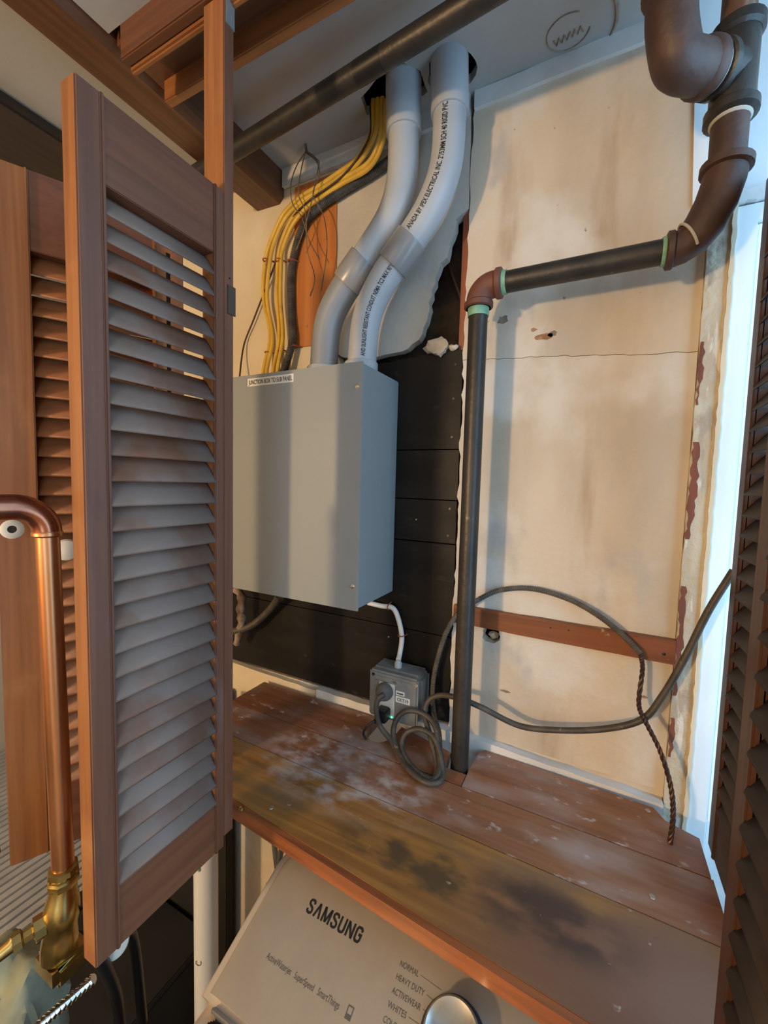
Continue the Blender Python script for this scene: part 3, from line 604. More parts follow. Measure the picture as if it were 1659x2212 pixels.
# ================================================================ cables by the ceiling hole
YL = ['topmost yellow cable of the bundle curving from the ceiling, outermost on the left',
      'yellow cable lying just inside the outermost left one in the bundle',
      'third yellow cable from the left in the bundle above the junction box',
      'yellow cable nearest the black armoured cable, fourth from the left']
for k, lab in zip(('yA', 'yB', 'yC', 'yD'), YL):
    tag(tube('yellow_cable', smooth(P[k], 6), 0.0052, 'yellow_sheath', None, 10, flat=0.8), lab, 'cable', 'yellow cables from the ceiling hole')
tag(tube('thin_wire', smooth(P['blackthin'], 6), 0.0022, 'thin_wire', None, 8), 'thin dark wire trailing left of the yellow cables down to the junction box', 'wire')
def ribbed(name, pts, r, mat, label, pitch=0.0042, amp=0.0009, parent=None):
    pth = smooth(pts, 24); tot = arclen(pth); n = int(tot / (pitch / 4)); out = []; acc = 0.0; i = 0
    for k in range(n + 1):
        s = tot * k / n
        while i < len(pth) - 2 and acc + (pth[i + 1] - pth[i]).length < s: acc += (pth[i + 1] - pth[i]).length; i += 1
        d = (pth[i + 1] - pth[i]).length; out.append(pth[i].lerp(pth[i + 1], min(1, (s - acc) / d)))
    o = tube(name, out, [r + amp * math.sin(k * math.pi / 2) for k in range(len(out))], mat, parent, 10)
    return tag(o, label, 'cable') if label else o
ribbed('armoured_cable', P['armor'], 0.0092, 'armour', 'black ribbed armoured cable running right of the yellow cables')
for i, k in enumerate(('twA', 'twB', 'twC', 'twD')):
    lab = ['loose dark twine looped left over the yellow cables', 'long brown twine hanging in front of the orange board, ends lowest at left',
           'brown twine dangling furthest right over the orange board', 'short frayed twine crossing the armoured cable'][i]
    tag(tube('twine', smooth(P[k], 6), 0.0013, 'twine', None, 6), lab, 'twine', 'loose twine over the cables')
tag(tube('knot', [(-0.633, 0.80, 2.487), (-0.630, 0.80, 2.470), (-0.612, 0.803, 2.455), (-0.598, 0.803, 2.440)], 0.003, 'twine', None, 7), 'dark knot of twine fixed to the ceiling above the cables', 'knot')
SL = ['upper red staple over the left pair of yellow cables', 'upper red staple over the right pair of yellow cables', 'upper red staple over the black armoured cable',
      'lower red staple over the left pair of yellow cables', 'lower red staple over the right pair of yellow cables', 'lower red staple over the black armoured cable']
for p, lab, w in zip(P['stap'], SL, (0.011, 0.011, 0.013, 0.011, 0.011, 0.013)):
    x, y, z = p
    s_ = arc((x, 0.849, z), (1, 0, 0), (0, -1, 0), 1.0, 0, math.pi, 10)
    pts = [Vector((x + math.cos(math.pi * i / 10) * w, 0.8495 - math.sin(math.pi * i / 10) * 0.026, z)) for i in range(11)]
    tag(tube('cable_staple', pts, 0.0017, 'staple_red', None, 6), lab, 'staple', 'red cable staples')

# ================================================================ iron pipes
t = thing('overhead_pipe', 'dark iron pipe running under the ceiling behind the door header', 'pipe', (-0.3, 0.63, 2.384))
A, B = Vector((-0.86, 0.672, 2.399)), Vector((0.44, 0.555, 2.401))
tube('pipe', [A, A.lerp(B, 0.5), B], 0.0172, 'iron', t, 20)
q = A.lerp(B, 0.36); tube('tape_wrap', [q, A.lerp(B, 0.40)], 0.0177, 'black_plastic', t, 20)
tube('hanger', [(-0.10, 0.603, 2.489), (-0.10, 0.603, 2.415)], 0.003, 'iron', t, 8)

px_, py_ = -0.204, 0.755
dp = thing('drain_pipe', 'black iron pipe rising from the shelf, turning right to the brown fittings', 'pipe', (px_, py_, 0.6))
tube('riser', [(px_, py_, 0.6), (px_, py_, 1.4), (px_, py_, 2.040)], 0.0170, 'iron', dp, 24)
tube('thread_tape', [(px_, py_, 2.022), (px_, py_, 2.031), (px_, py_, 2.034), (px_, py_, 2.037), (px_, py_, 2.042)], [0.0185, 0.0192, 0.0184, 0.0194, 0.0188], 'tape_green', dp, 24)
el = tube('elbow', [(px_, py_, 2.036), (px_, py_, 2.046)] + arc((px_ + 0.026, py_, 2.048), (-1, 0, 0), (0, 0, 1), 0.026, 0, math.pi / 2, 10) + [(px_ + 0.036, py_, 2.074), (px_ + 0.040, py_, 2.074)], 0.0222, 'iron_rust', dp, 24)
lathe('collar', (px_, py_, 2.036), (0, 0, 1), [(0, 0.022), (0.002, 0.0255), (0.010, 0.0255), (0.013, 0.022)], 'iron_rust', el)
lathe('collar', (px_ + 0.028, py_, 2.074), (1, 0, 0), [(0, 0.022), (0.003, 0.0255), (0.011, 0.0255), (0.013, 0.022)], 'iron_rust', el)
tube('thread_tape', [(px_ + 0.040, py_, 2.074), (px_ + 0.044, py_, 2.074), (px_ + 0.048, py_, 2.074)], [0.0205, 0.0195, 0.0200], 'tape_green', dp, 24)
zh = 2.074
tube('horizontal_pipe', [(px_ + 0.038, py_, zh), (-0.05, py_, zh), (0.078, py_, zh)], 0.0178, 'iron', dp, 24)
tube('thread_tape', [(0.069, py_, zh), (0.072, py_, zh), (0.076, py_, zh)], [0.0198, 0.0205, 0.0200], 'tape_green', dp, 24)
xp = 0.139
e2 = tube('elbow', [(0.075, py_, zh), (0.083, py_, zh), (0.092, py_, zh + 0.001), (0.106, py_, zh + 0.010), (0.119, py_, zh + 0.028), (0.130, py_, zh + 0.054), (0.137, py_, zh + 0.082), (xp, py_, zh + 0.100)],
           [0.0235, 0.0235, 0.0225, 0.0245, 0.0262, 0.0265, 0.0262, 0.0262], 'iron_brown', dp, 24)
lathe('collar', (0.074, py_, zh), (1, 0, 0), [(0, 0.0225), (0.002, 0.0262), (0.009, 0.0262), (0.012, 0.0225)], 'iron_brown', e2)
lathe('collar', (0.1385, py_, zh + 0.092), (0.06, 0, 1), [(0, 0.026), (0.002, 0.0312), (0.011, 0.0312), (0.013, 0.027)], 'iron_brown', e2)
tube('sealant_ring', arc((0.101, py_ - 0.002, zh + 0.009), (-0.5, 0, 0.86), (0, -1, 0), 0.0245, -0.3, 2.4, 12), 0.0020, 'sealant', e2, 8)
lathe('sealant_ring', (xp, py_, zh + 0.104), (0, 0, 1), [(0, 0.0235), (0.003, 0.0238), (0.004, 0.0222)], 'sealant', dp)
tube('short_pipe', [(xp, py_, zh + 0.098), (xp, py_, zh + 0.185)], 0.0218, 'iron_brown', dp, 24)
te = tube('tee', [(xp, py_, zh + 0.170), (xp, py_, zh + 0.270)], 0.0265, 'iron', dp, 24)
lathe('collar', (xp, py_, zh + 0.160), (0, 0, 1), [(0, 0.0255), (0.003, 0.0315), (0.014, 0.0315), (0.018, 0.027)], 'iron', te)
lathe('collar', (xp, py_, zh + 0.262), (0, 0, 1), [(0, 0.027), (0.004, 0.0310), (0.016, 0.0310), (0.018, 0.0235)], 'iron', te)
lathe('sealant_ring', (xp, py_, zh + 0.1565), (0, 0, 1), [(0, 0.0224), (0.002, 0.0245), (0.004, 0.0245)], 'sealant', te)
tube('vent_pipe', [(xp, py_, zh + 0.270), (xp, py_, 2.4885)], 0.0200, 'pipe_old', dp, 20)
# side branch of the tee: comes towards the room, then turns up
J = Vector((xp, py_, zh + 0.222)); K = Vector((0.056, 0.672, zh + 0.196)); d = (K - J).normalized()
br = tube('branch', [J, J.lerp(K, 0.5)], 0.0262, 'iron', dp, 24)
lathe('collar', J + d * 0.030, d, [(0, 0.026), (0.003, 0.0322), (0.012, 0.0322), (0.015, 0.027)], 'iron', br)
tube('sealant_ring', [J + d * 0.046, J + d * 0.049], 0.0283, 'sealant', br, 24)
ben = tube('branch_elbow', smooth([J + d * 0.048, J.lerp(K, 0.62), J.lerp(K, 0.82) + Vector((0, 0, 0.002)), K + Vector((0.006, 0.006, 0.014)), K + Vector((-0.002, -0.002, 0.048)), K + Vector((-0.004, -0.004, 0.09))], 5), 0.0290, 'iron_brown', dp, 24)
lathe('collar', J + d * 0.050, d, [(0, 0.028), (0.003, 0.0325), (0.013, 0.0325), (0.017, 0.029)], 'iron_brown', ben)
lathe('collar', K + Vector((-0.004, -0.004, 0.082)), (0, 0, 1), [(0, 0.029), (0.004, 0.034), (0.016, 0.034), (0.018, 0.024)], 'iron_brown', ben)
tube('branch_pipe', [K + Vector((-0.004, -0.004, 0.09)), (0.052, 0.668, 2.4885)], 0.0240, 'iron_brown', dp, 20)

# ================================================================ wall bits
wbt = thing('wall_batten', 'flat red-brown wooden batten nailed across the plaster right of the black pipe', 'batten', (-0.055, 0.84, 1.427))
prism('strip', jag([(-0.252, 1.428), (0.1375, 1.424), (0.1378, 1.466), (-0.252, 1.4655)], 0.0006, 0.04), 0.834, 0.8458, 'batten_wood', wbt)
for x, z in ((0.122, 1.440), (-0.06, 1.452), (-0.028, 1.453)): lathe('nail_hole', (x, 0.834, z), (0, -1, 0), [(0, 0.003 if x > 0.1 else 0.0016), (0.0004, 0.0014)], 'black_plastic', wbt, 10)
tag(blob('mortar_lump', (-0.172, 0.868, 1.405), (0.011, 0.008, 0.008), 'chunk', None, 0.2, 2, 3), 'pale lump of mortar inside the round hole under the batten', 'mortar')
tag(blob('plaster_chunk', (-0.312, 0.842, 2.009), (0.026, 0.014, 0.017), 'chunk', None, 0.22, 3, 5), 'big crumbled plaster chunk sitting on top of the black planks', 'plaster chunk', 'plaster rubble on the planks')
tag(blob('plaster_chunk', (-0.277, 0.845, 2.004), (0.010, 0.008, 0.006), 'chunk', None, 0.22, 2, 8), 'small plaster crumb right of the big chunk on the planks', 'plaster chunk', 'plaster rubble on the planks')
ribbed('ground_cable', list(reversed(P['groundL']))[:-1] + P['ground'], 0.0050, 'armour_dusty', 'dusty ribbed armoured cable arching right over the batten', 0.0036, 0.0006)
gw = thing('stranded_wire', 'dark twisted copper ground wire dropping from the armoured cable to the shelf', 'wire', P['strand'][-1])
base = smooth(P['strand'], 14); fr = frames(base)
for k in range(3):
    tube('strand', [p + fr[i][1] * math.cos(i * 0.75 + k * 2.094) * 0.0021 + fr[i][2] * math.sin(i * 0.75 + k * 2.094) * 0.0021 for i, p in enumerate(base)], 0.0020, 'copper_strand', gw, 7)

# ================================================================ outlet, plugs and cords
ob = thing('outlet_box', 'small grey weatherproof outlet box on the wall just above the shelf', 'outlet box', (-0.364, 0.815, 1.203))
box('body', (-0.424, 0.786, 1.205), (-0.302, 0.8478, 1.312), 'outlet_grey', ob, 0.010, 3)
cv = box('cover', (-0.4205, 0.778, 1.2045), (-0.305, 0.7875, 1.3095), 'outlet_grey', ob, 0.004, 3)
prism('cover_rim', [(-0.408, 1.291), (-0.318, 1.291), (-0.318, 1.299), (-0.408, 1.299)], 0.7765, 0.7785, 'outlet_grey', cv)
fp = box('face_plate', (-0.395, 0.7755, 1.213), (-0.357, 0.7785, 1.288), 'outlet_white', ob, 0.001)
for x, z in ((-0.4145, 1.3035), (-0.312, 1.3025)): lathe('cover_screw', (x + 0.004, 0.778, z - 0.004), (0, -1, 0), [(0, 0.0040), (0.0012, 0.0035)], 'steel' if x > -0.4 else 'black_plastic', cv, 12)
lathe('plate_screw', (-0.3775, 0.7755, 1.289), (0, -1, 0), [(0, 0.0022), (0.001, 0.0020)], 'steel', ob, 10)
lathe('cable_gland', (-0.3665, 0.812, 1.308), (0, 0, 1), [(0, 0.0085), (0.014, 0.0085), (0.016, 0.0062), (0.020, 0.006)], 'pvc_adapter', ob, 16)
lb = box('label_tag', (-0.3545, 0.7768, 1.252), (-0.3215, 0.7779, 1.2655), 'label_white', ob)
text('lettering', 'CKT19', 0.026, (-0.351, 0.7768, 1.2555), (1, 0, 0), (0, 0, 1), 'ink', lb, cap=0.007, bold=0.01)
lb2 = box('label_tag', (-0.3545, 0.7768, 1.268), (-0.334, 0.7779, 1.277), 'label_white', ob)
prism('print_line', [(-0.352, 1.2705), (-0.337, 1.2705), (-0.337, 1.2735), (-0.352, 1.2735)], 0.7764, 0.7768, 'ink_grey', lb2)
lathe('led', (-0.362, 0.7755, 1.216), (0, -1, 0), [(0, 0.0022), (0.0012, 0.0018)], 'led_green', ob, 10)
pg = thing('extension_lead', 'thick dusty black power lead coiled on the shelf, sweeping up right from the upper socket', 'power lead', (-0.378, 0.76, 1.18))
lathe('plug', (-0.378, 0.7753, 1.272), (-0.05, -1, -0.12), [(0, 0.0185), (0.008, 0.019), (0.014, 0.0175), (0.022, 0.012), (0.030, 0.0085), (0.034, 0.0078)], 'plug_grey', pg, 24)
tube('cord', smooth(P['cord'], 7), 0.0055, 'rubber', pg, 12)
pl2 = thing('plug_adapter', 'black square plug adapter with thin lead in the lower socket', 'plug', (-0.378, 0.76, 1.212))
box('head', (-0.390, 0.748, 1.212), (-0.364, 0.7753, 1.238), 'black_plastic', pl2, 0.003)
tube('strain_relief', [(-0.380, 0.750, 1.220), (-0.388, 0.742, 1.214)], [0.006, 0.004], 'black_plastic', pl2, 10)
tube('cord', smooth([(-0.386, 0.744, 1.2155)] + P['thincord'][1:-1] + [(-0.399, 0.731, 1.1795)], 6), 0.0024, 'black_plastic', pl2, 8)
tag(tube('white_cable', smooth(P['whitecable'][:-1] + [(-0.3665, 0.812, 1.329)], 8), 0.0058, 'cable_white', None, 12), 'white cable from the junction box down to the outlet box', 'cable')
for (x, z, ax), lab in zip(((-0.405, 1.436, 0), (-0.3715, 1.376, 1)), ('red staple holding the white cable at its bend', 'red staple holding the white cable midway down')):
    if ax == 0: pts = [Vector((x, 0.8488 - math.sin(math.pi * i / 8) * 0.0225, z + math.cos(math.pi * i / 8) * 0.008)) for i in range(9)]
    else: pts = [Vector((x + math.cos(math.pi * i / 8) * 0.009, 0.8488 - math.sin(math.pi * i / 8) * 0.024, z)) for i in range(9)]
    tag(tube('cable_staple', pts, 0.0013, 'staple_red', None, 6), lab, 'staple', 'red cable staples')
tag(tube('old_cable', smooth(P['sleeveA'], 6), 0.0095, 'rubber', None, 12), 'thick brown old cable curving out under the junction box', 'cable')
tag(tube('old_conductor', smooth(P['sleeveB'], 6), [0.011 + 0.002 * math.sin(i * 1.3) for i in range(25)], 'pipe_old', None, 10), 'frayed pale cable end below the junction box beside the post', 'cable')

# ================================================================ shelf
zs = 1.175
sh = thing('wooden_shelf', 'stained dusty wooden plank shelf above the washing machine', 'shelf', (-0.29, 0.64, 1.152))
semi = [(-0.386 + 0.031 * math.cos(math.pi + math.pi * i / 12), 0.780 + 0.042 * math.sin(math.pi + math.pi * i / 12)) for i in range(13)]
prism('board', [(-0.765, 0.7065), (-0.1855, 0.7045), (-0.1855, 0.7362), (-0.226, 0.7365), (-0.232, 0.785), (-0.296, 0.8005)] + [(-0.355, 0.815)] + list(reversed(semi)) + [(-0.417, 0.8195), (-0.765, 0.8195)], zs - 0.020, zs, 'shelf_red', sh, plane='xy')
prism('board', [(-0.1840, 0.7040), (0.178, 0.7020), (0.178, 0.776), (0.135, 0.792), (0.121, 0.815), (-0.170, 0.826), (-0.180, 0.815), (-0.1840, 0.76)], zs - 0.020, zs, 'shelf_red', sh, plane='xy')
prism('board', [(-0.765, 0.611), (0.180, 0.5975), (0.180, 0.7000), (-0.765, 0.7044)], zs - 0.020, zs - 0.0004, 'shelf_mid', sh, plane='xy')
fy = lambda x: 0.473 - 0.0747 * (x + 0.499)
prism('board', [(-0.765, fy(-0.765) + 0.010), (0.185, fy(0.185) + 0.010), (0.185, 0.5957), (-0.765, 0.6092)], zs - 0.020, zs, 'shelf_gold', sh, plane='xy')
prism('front_lip', [(-0.765, fy(-0.765)), (0.185, fy(0.185)), (0.185, fy(0.185) + 0.0097), (-0.765, fy(-0.765) + 0.0097)], zs - 0.024, zs - 0.0008, 'shelf_lip', sh, plane='xy')
for x, y in ((-0.160, 0.812), (0.112, 0.803), (0.10, 0.63), (-0.45, 0.50)): lathe('nail_head', (x, y, zs), (0, 0, 1), [(0, 0.0042), (0.0008, 0.0036)], 'nail', sh, 12)
lathe('clamp', (-0.490, 0.474, zs), (0, 0, 1), [(0, 0.004), (0.003, 0.0036), (0.004, 0.002)], 'brass', sh, 12)

# ================================================================ washing machine
wm = thing('washing_machine', 'silver top-load washing machine tucked under the wooden shelf', 'washing machine', (-0.075, 0.34, 0.0))
th = math.radians(22); V = Vector((0, math.cos(th), math.sin(th))); NV = Vector((0, -math.sin(th), math.cos(th))); O = Vector((0, 0.47, 1.10))
def uv(u, v, n=0.0): return O + Vector((u, 0, 0)) + V * v + NV * n
box('cabinet', (-0.418, 0.06, 0.02), (0.268, 0.70, 0.995), 'washer_dark', wm, 0.012, 3)
box('top_deck', (-0.421, 0.055, 0.996), (0.271, 0.66, 1.030), 'washer_trim', wm, 0.012, 3)
lid = box('lid', (-0.392, 0.075, 1.0305), (0.245, 0.330, 1.046), 'lid_glass', wm, 0.004)
box('lid_edge', (-0.396, 0.331, 1.031), (0.249, 0.338, 1.049), 'dial_face', lid, 0.002)
def plate(name, u0, u1, v0, v1, rtop, n0, n1, mat, rb=0.004, round_n=0.010):
    pts = [(u0 + rb * 0, v0), (u1, v0)]
    pts += [(u1 - rtop + rtop * math.cos(a), v1 - rtop + rtop * math.sin(a)) for a in [math.pi / 2 * i / 10 for i in range(11)]]
    pts += [(u0 + rtop - rtop * math.sin(a), v1 - rtop + rtop * math.cos(a)) for a in [math.pi / 2 * i / 10 for i in range(11)]]
    bm = bmesh.new(); cu, cv_ = (u0 + u1) / 2, (v0 + v1) / 2
    rings = []
    for n, ins in ((n0, 0.0), (n1 - round_n, 0.0), (n1 - round_n * 0.35, round_n * 0.35), (n1, round_n)):
        ring = []
        for u, v in pts:
            du = ins if u < cu else -ins
            uu = min(max(u, u0 + ins), u1 - ins); vv = min(v, v1 - ins) if v > v0 + 1e-6 else v0
            if rtop > ins and v > v1 - rtop and (u < u0 + rtop or u > u1 - rtop):
                c = Vector((u0 + rtop if u < cu else u1 - rtop, v1 - rtop)); dd = Vector((u, v)) - c
                dd = dd * ((rtop - ins) / rtop); uu, vv = c.x + dd.x, c.y + dd.y
            ring.append(bm.verts.new(uv(uu, vv, n)))
        rings.append(ring)
    m = len(pts)
    for a, b in zip(rings, rings[1:]):
        for k in range(m): bm.faces.new([a[k], a[(k + 1) % m], b[(k + 1) % m], b[k]])
    bm.faces.new(list(reversed(rings[0]))); bm.faces.new(rings[-1])
    return from_bm(bm, name, mat, wm, smooth=True)
plate('console_shell', -0.424, 0.274, -0.142, 0.070, 0.060, -0.10, -0.003, 'washer_trim', round_n=0.006)
con = plate('control_panel', -0.4175, 0.2675, -0.136, 0.063, 0.054, -0.02, 0.003, 'washer_silver', round_n=0.016)
S_ = [[(1, 0.74), (0.97, 0.88), (0.82, 0.97), (0.5, 1), (0.18, 0.97), (0.03, 0.86), (0.03, 0.72), (0.15, 0.61), (0.5, 0.52), (0.85, 0.42), (0.98, 0.29), (0.97, 0.13), (0.82, 0.03), (0.5, 0), (0.18, 0.03), (0.03, 0.12), (0, 0.27)]]
A_ = [[(0, -0.06), (0.5, 1.04)], [(0.5, 1.04), (1, -0.06)]]
M_ = [[(0, -0.06), (0, 1.06)], [(0.04, 1.03), (0.5, 0.0)], [(0.5, 0.0), (0.96, 1.03)], [(1, 1.06), (1, -0.06)]]
U_ = [[(0, 1.06), (0, 0.2), (0.1, 0.06), (0.3, 0), (0.7, 0), (0.9, 0.06), (1, 0.2), (1, 1.06)]]
N_ = [[(0, -0.06), (0, 1.06)], [(0.05, 1.0), (0.95, 0.0)], [(1, -0.06), (1, 1.06)]]
G_ = [[(1, 0.74), (0.97, 0.88), (0.82, 0.97), (0.5, 1), (0.18, 0.97), (0.03, 0.84), (0, 0.7), (0, 0.3), (0.03, 0.16), (0.18, 0.03), (0.5, 0), (0.82, 0.03), (0.97, 0.16), (1, 0.3), (1, 0.5), (0.52, 0.5)]]
strokes('lettering', [(0.0075, S_), (0.0088, A_), (0.0108, M_), (0.0075, S_), (0.0078, U_), (0.0085, N_), (0.0078, G_)], 0.0150, 0.0048, 0.0029, uv(-0.3385, -0.0185, 0.003), (1, 0, 0), V, 'ink', con)
text('lettering', 'ActiveWaterjet   SuperSpeed   SmartThings', 0.117, uv(-0.3615, -0.0815, 0.003), (1, 0, 0), V, 'ink_grey', con, cap=0.0068)
icon = prism('feature_icon', [(0, 0), (0.008, 0), (0.008, 0.012), (0, 0.012)], 0, 0.0003, 'ink_grey', con, plane='xy', holes=[[(0.0012, 0.0045), (0.0068, 0.0045), (0.0068, 0.0108), (0.0012, 0.0108)]])
icon.matrix_world = Matrix.Identity(4)
icon.data.transform(Matrix.Translation((0.004, 0.006, 0)))
icon.matrix_parent_inverse = parent_world(con).inverted()
icon.location = uv(-0.2345, -0.083, 0.0031); icon.rotation_euler = (th, 0, 0)
for k, (w_, ln) in enumerate((('NORMAL', 0.0255), ('HEAVY DUTY', 0.038), ('ACTIVEWEAR', 0.038), ('WHITES', 0.0245), ('COLOURS', 0.029))):
    v = -0.0135 - 0.0128 * k
    text('lettering', w_, ln, uv(-0.190, v - 0.003, 0.003), (1, 0, 0), V, 'ink_grey', con, cap=0.0058)
    a, b = uv(-0.190 + ln + 0.003, v, 0.0031), uv(-0.141 + 0.003 * abs(k - 2.5), v - 0.002 * (1 - k * 0.3), 0.0031)
    if (b - a).x > 0.004: tube('leader_line', [a, b], 0.0003, 'ink_grey', con, 4)
dc = uv(-0.108, -0.050, 0.003)
dl = lathe('dial', dc, NV, [(0, 0.0385), (0.004, 0.0385), (0.007, 0.036), (0.0072, 0.031)], 'dial_ring', wm, 48)
lathe('dial_cap', dc, NV, [(0.005, 0.0335), (0.022, 0.0325), (0.0245, 0.030), (0.021, 0.022), (0.0195, 0.008)], 'dial_face', dl, 48)
box('back_rail', (-0.30, 0.66, 0.60), (0.20, 0.70, 1.06), 'washer_dark', wm, 0.005)

# ================================================================ behind and left of the washer
t = thing('white_pipe', 'white plastic drain pipe standing left of the washing machine', 'pipe', (-0.85, 0.70, 0.0))
tube('pipe', [(-0.85, 0.70, 0.0), (-0.85, 0.70, 0.6), (-0.85, 0.70, 1.145)], 0.0300, 'pvc_white', t, 28)
text('lettering', 'C', 0.014, (-0.836, 0.6735, 0.46), (0, 0, 1), (-0.9, -0.4, 0), 'ink_grey', t)
for i, (a, b, lab) in enumerate((((-0.706, 0.79, 0.80), (-0.672, 0.79, 0.62), 'grey hose behind the washer sloping right, left one of the pair'), ((-0.655, 0.77, 0.80), (-0.688, 0.772, 0.62), 'grey hose behind the washer sloping left, right one of the pair'))):
    A_, B_ = Vector(a), Vector(b); d_ = (B_ - A_)
    tag(tube('water_hose', smooth([A_ - d_ * 1.6, A_, B_, B_ + d_ * 2.5 + Vector((0.02 * (1 - 2 * i), 0, 0))], 5), 0.0072, 'strap_grey', None, 12), lab, 'hose', 'grey hoses behind the washer')
tag(box('dark_filler_board', (-1.35, 0.800, 0.0), (-0.885, 0.825, 1.12), 'dark_board', None, 0.003), 'added black board darkening the wall left of the white pipe', 'board')  # added so the space under the door reads black
cp = thing('copper_pipe', 'copper water pipe with a bend at the top, left of the open louvred door', 'pipe', (-0.566, 0.252, 1.22))
axb = Vector((-0.5655, 0.2535, 1.228)); axt = Vector((-0.5685, 0.249, 1.652))
tube('pipe', [axb, axb.lerp(axt, 0.5), axt], 0.0118, 'copper', cp, 24)
h = Vector((-0.20, -0.98, 0.0)).normalized()
c_ = axt + h * 0.030
pe = tube('elbow', [axt - Vector((0, 0, 0.004)), axt] + arc(c_, -h, Vector((0, 0, 1)), 0.030, 0.1, math.pi / 2, 10) + [c_ + Vector((0, 0, 0.030)) + h * 0.02], 0.0142, 'copper_elbow', cp, 24)
lathe('solder_ring', axt - Vector((0, 0, 0.006)), (0, 0, 1), [(0, 0.0125), (0.002, 0.0152), (0.005, 0.0152), (0.007, 0.0142)], 'copper', pe)
tube('side_run', [c_ + Vector((0, 0, 0.030)) + h * 0.018, c_ + Vector((0, 0, 0.030)) + h * 0.30], 0.0118, 'copper_elbow', cp, 24)
# brass valve set at the foot of the copper pipe
vz = axb
bv = thing('brass_valve', 'brass stop valve at the foot of the copper pipe', 'valve', (vz.x, vz.y, 1.09))
lathe('compression_nut', vz + Vector((0, 0, -0.020)), (0, 0, 1), [(0, 0.0165), (0.004, 0.0172), (0.008, 0.0172), (0.010, 0.0150), (0.014, 0.0150), (0.016, 0.0168), (0.022, 0.0160), (0.024, 0.0125)], 'brass', bv, 8)
tube('body', smooth([vz + Vector((0, 0, -0.018)), vz + Vector((-0.001, -0.002, -0.045)), vz + Vector((-0.002, -0.004, -0.075)), vz + Vector((-0.003, -0.006, -0.11))], 4), [0.014, 0.0145, 0.0155, 0.017, 0.0185, 0.0195, 0.0195, 0.019, 0.018, 0.0185, 0.0195, 0.0195, 0.019], 'brass', bv, 18)
sd = Vector((-0.30, -0.93, -0.10)).normalized()
lathe('bonnet', vz + Vector((-0.001, -0.003, -0.058)), sd, [(0, 0.010), (0.014, 0.010), (0.016, 0.0135), (0.026, 0.0135), (0.028, 0.008), (0.036, 0.007), (0.038, 0.011), (0.046, 0.011)], 'brass', bv, 8)
hd_ = vz + Vector((-0.001, -0.003, -0.058)) + sd * 0.046
tube('handle', [hd_ + Vector((0.0, 0.004, 0.006)), hd_, hd_ + Vector((-0.012, -0.028, -0.012))], [0.0065, 0.008, 0.006], 'brass', bv, 12)
box('base_block', (vz.x - 0.030, vz.y - 0.022, 1.092), (vz.x + 0.022, vz.y + 0.020, 1.122), 'brass', bv, 0.006, 2)
tag(tube('valve_lever', smooth([vz + Vector((-0.035, -0.015, -0.105)), vz + Vector((-0.015, 0.004, -0.085)), vz + Vector((0.012, 0.020, -0.062))], 5), 0.0022, 'black_plastic', None, 8), 'thin black cable tie across the brass valve', 'cable tie')
dr_ = [(-0.540, 0.272, 1.072), (-0.550, 0.262, 1.062), (-0.562, 0.248, 1.050), (-0.576, 0.234, 1.036), (-0.586, 0.222, 1.024), (-0.600, 0.20, 1.00), (-0.62, 0.17, 0.90)]
ribbed('flexible_hose', dr_, 0.0052, 'chrome', 'shiny ribbed metal hose below the tip of the open door', 0.0062, 0.0014)
fl = thing('pipe_flange', 'pale round flange tilted under the open door bottom', 'flange', (-0.60, 0.335, 1.03))
lathe('disc', (-0.600, 0.332, 1.026), (0.42, -0.62, 0.55), [(0, 0.018), (0.002, 0.0205), (0.006, 0.0205), (0.008, 0.018)], 'bushing', fl, 32)
tube('stub', smooth([(-0.602, 0.335, 1.026), (-0.62, 0.37, 0.98), (-0.63, 0.39, 0.80)], 5), 0.008, 'black_plastic', fl, 16)
tag(tube('dark_hose', smooth([(-0.655, 0.262, 1.085), (-0.628, 0.262, 1.098), (-0.600, 0.272, 1.096), (-0.585, 0.290, 1.075), (-0.60, 0.33, 0.95), (-0.64, 0.36, 0.80)], 8), 0.0085, 'black_plastic', None, 12), 'black hose bent over under the brass valve', 'hose')
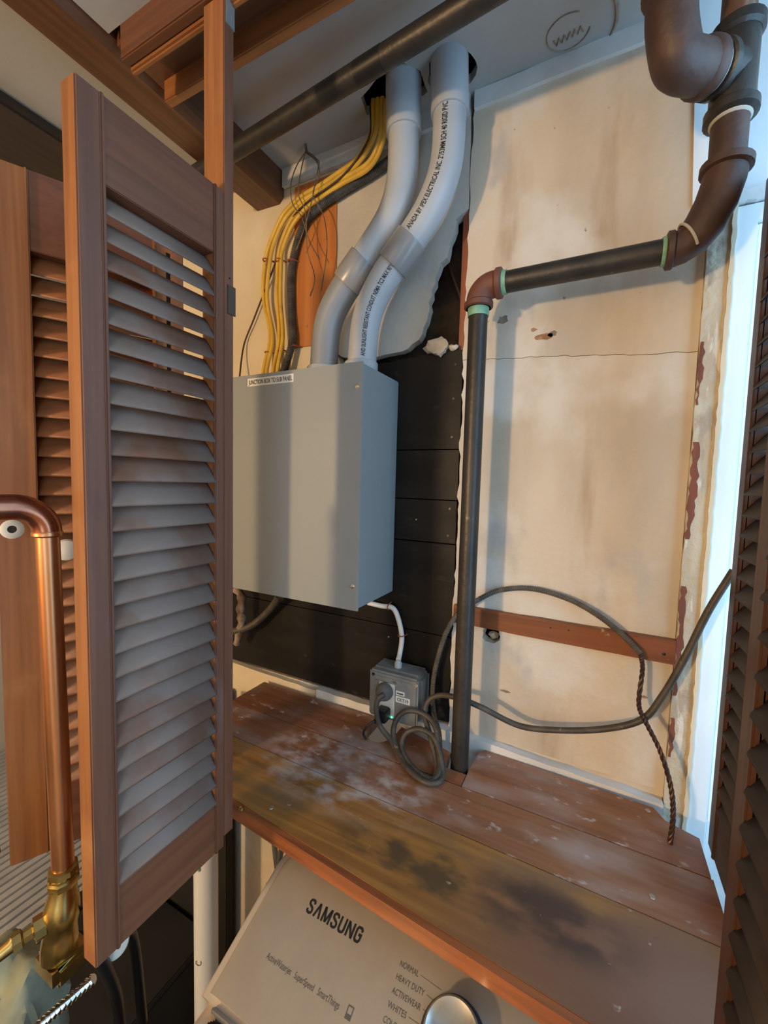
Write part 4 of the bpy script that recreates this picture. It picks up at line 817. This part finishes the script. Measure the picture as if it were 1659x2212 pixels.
tag(tube('green_cord', smooth([(-0.79, 0.66, 1.13), (-0.785, 0.63, 0.95), (-0.775, 0.62, 0.80)], 8), 0.0035, 'tape_green', None, 8), 'thin green cord hanging in the dark beside the white pipe', 'cord')
tag(tube('copper_stub', smooth([(-0.628, 0.212, 1.262), (-0.634, 0.200, 1.255), (-0.637, 0.194, 1.235), (-0.637, 0.192, 1.18), (-0.637, 0.190, 1.02)], 5), 0.0095, 'copper_elbow', None, 14), 'dull red-brown bent tube at the left edge beside the brass valve', 'pipe')
tag(blob('cloth_bundle', (-0.70, 0.245, 0.955), (0.085, 0.060, 0.085), 'cloth_green', None, 0.13, 4, 11), 'crumpled grey-green cloth bundle in the bottom left corner', 'cloth')
cb = thing('dark_filler_crate', 'added black crate darkening the gap left of the washing machine', 'crate', (-1.17, 0.57, 0.0))  # made-up crate filling the gap so it stays black
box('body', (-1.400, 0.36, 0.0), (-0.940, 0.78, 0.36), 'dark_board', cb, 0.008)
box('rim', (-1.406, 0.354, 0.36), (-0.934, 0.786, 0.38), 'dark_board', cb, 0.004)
mt = thing('ribbed_mat', 'pale grey ribbed mat lying on the floor at far left', 'mat', (-2.1, 0.3, 0.0))
bm = bmesh.new()
for i in range(42):
    x = -3.12 + 0.040 * i; bm_box(bm, (x, -0.6, 0.004), (x + 0.027, 1.60, 0.020))
from_bm(bm, 'ribs', 'mat_grey', mt)
box('backing', (-3.12, -0.6, 0.001), (-1.45, 1.60, 0.004), 'dark_board', mt)
bm = bmesh.new(); rows = []
for i in range(25):
    x = -3.13 + 0.85 * i / 24
    rows.append([bm.verts.new((x, 1.90 + 0.025 * math.sin(i * 1.1 + k * 0.5), 0.55 + 0.70 * k / 8 - 0.05 * math.sin(i * 0.4))) for k in range(9)])
for a, b in zip(rows, rows[1:]):
    for k in range(8): bm.faces.new([a[k], b[k], b[k + 1], a[k + 1]])
bmesh.ops.solidify(bm, geom=list(bm.faces), thickness=0.006)
tag(from_bm(bm, 'hanging_cloth', 'cloth_grey', None, smooth=True), 'dark grey-green cloth hanging on the wall at the far left edge', 'cloth')
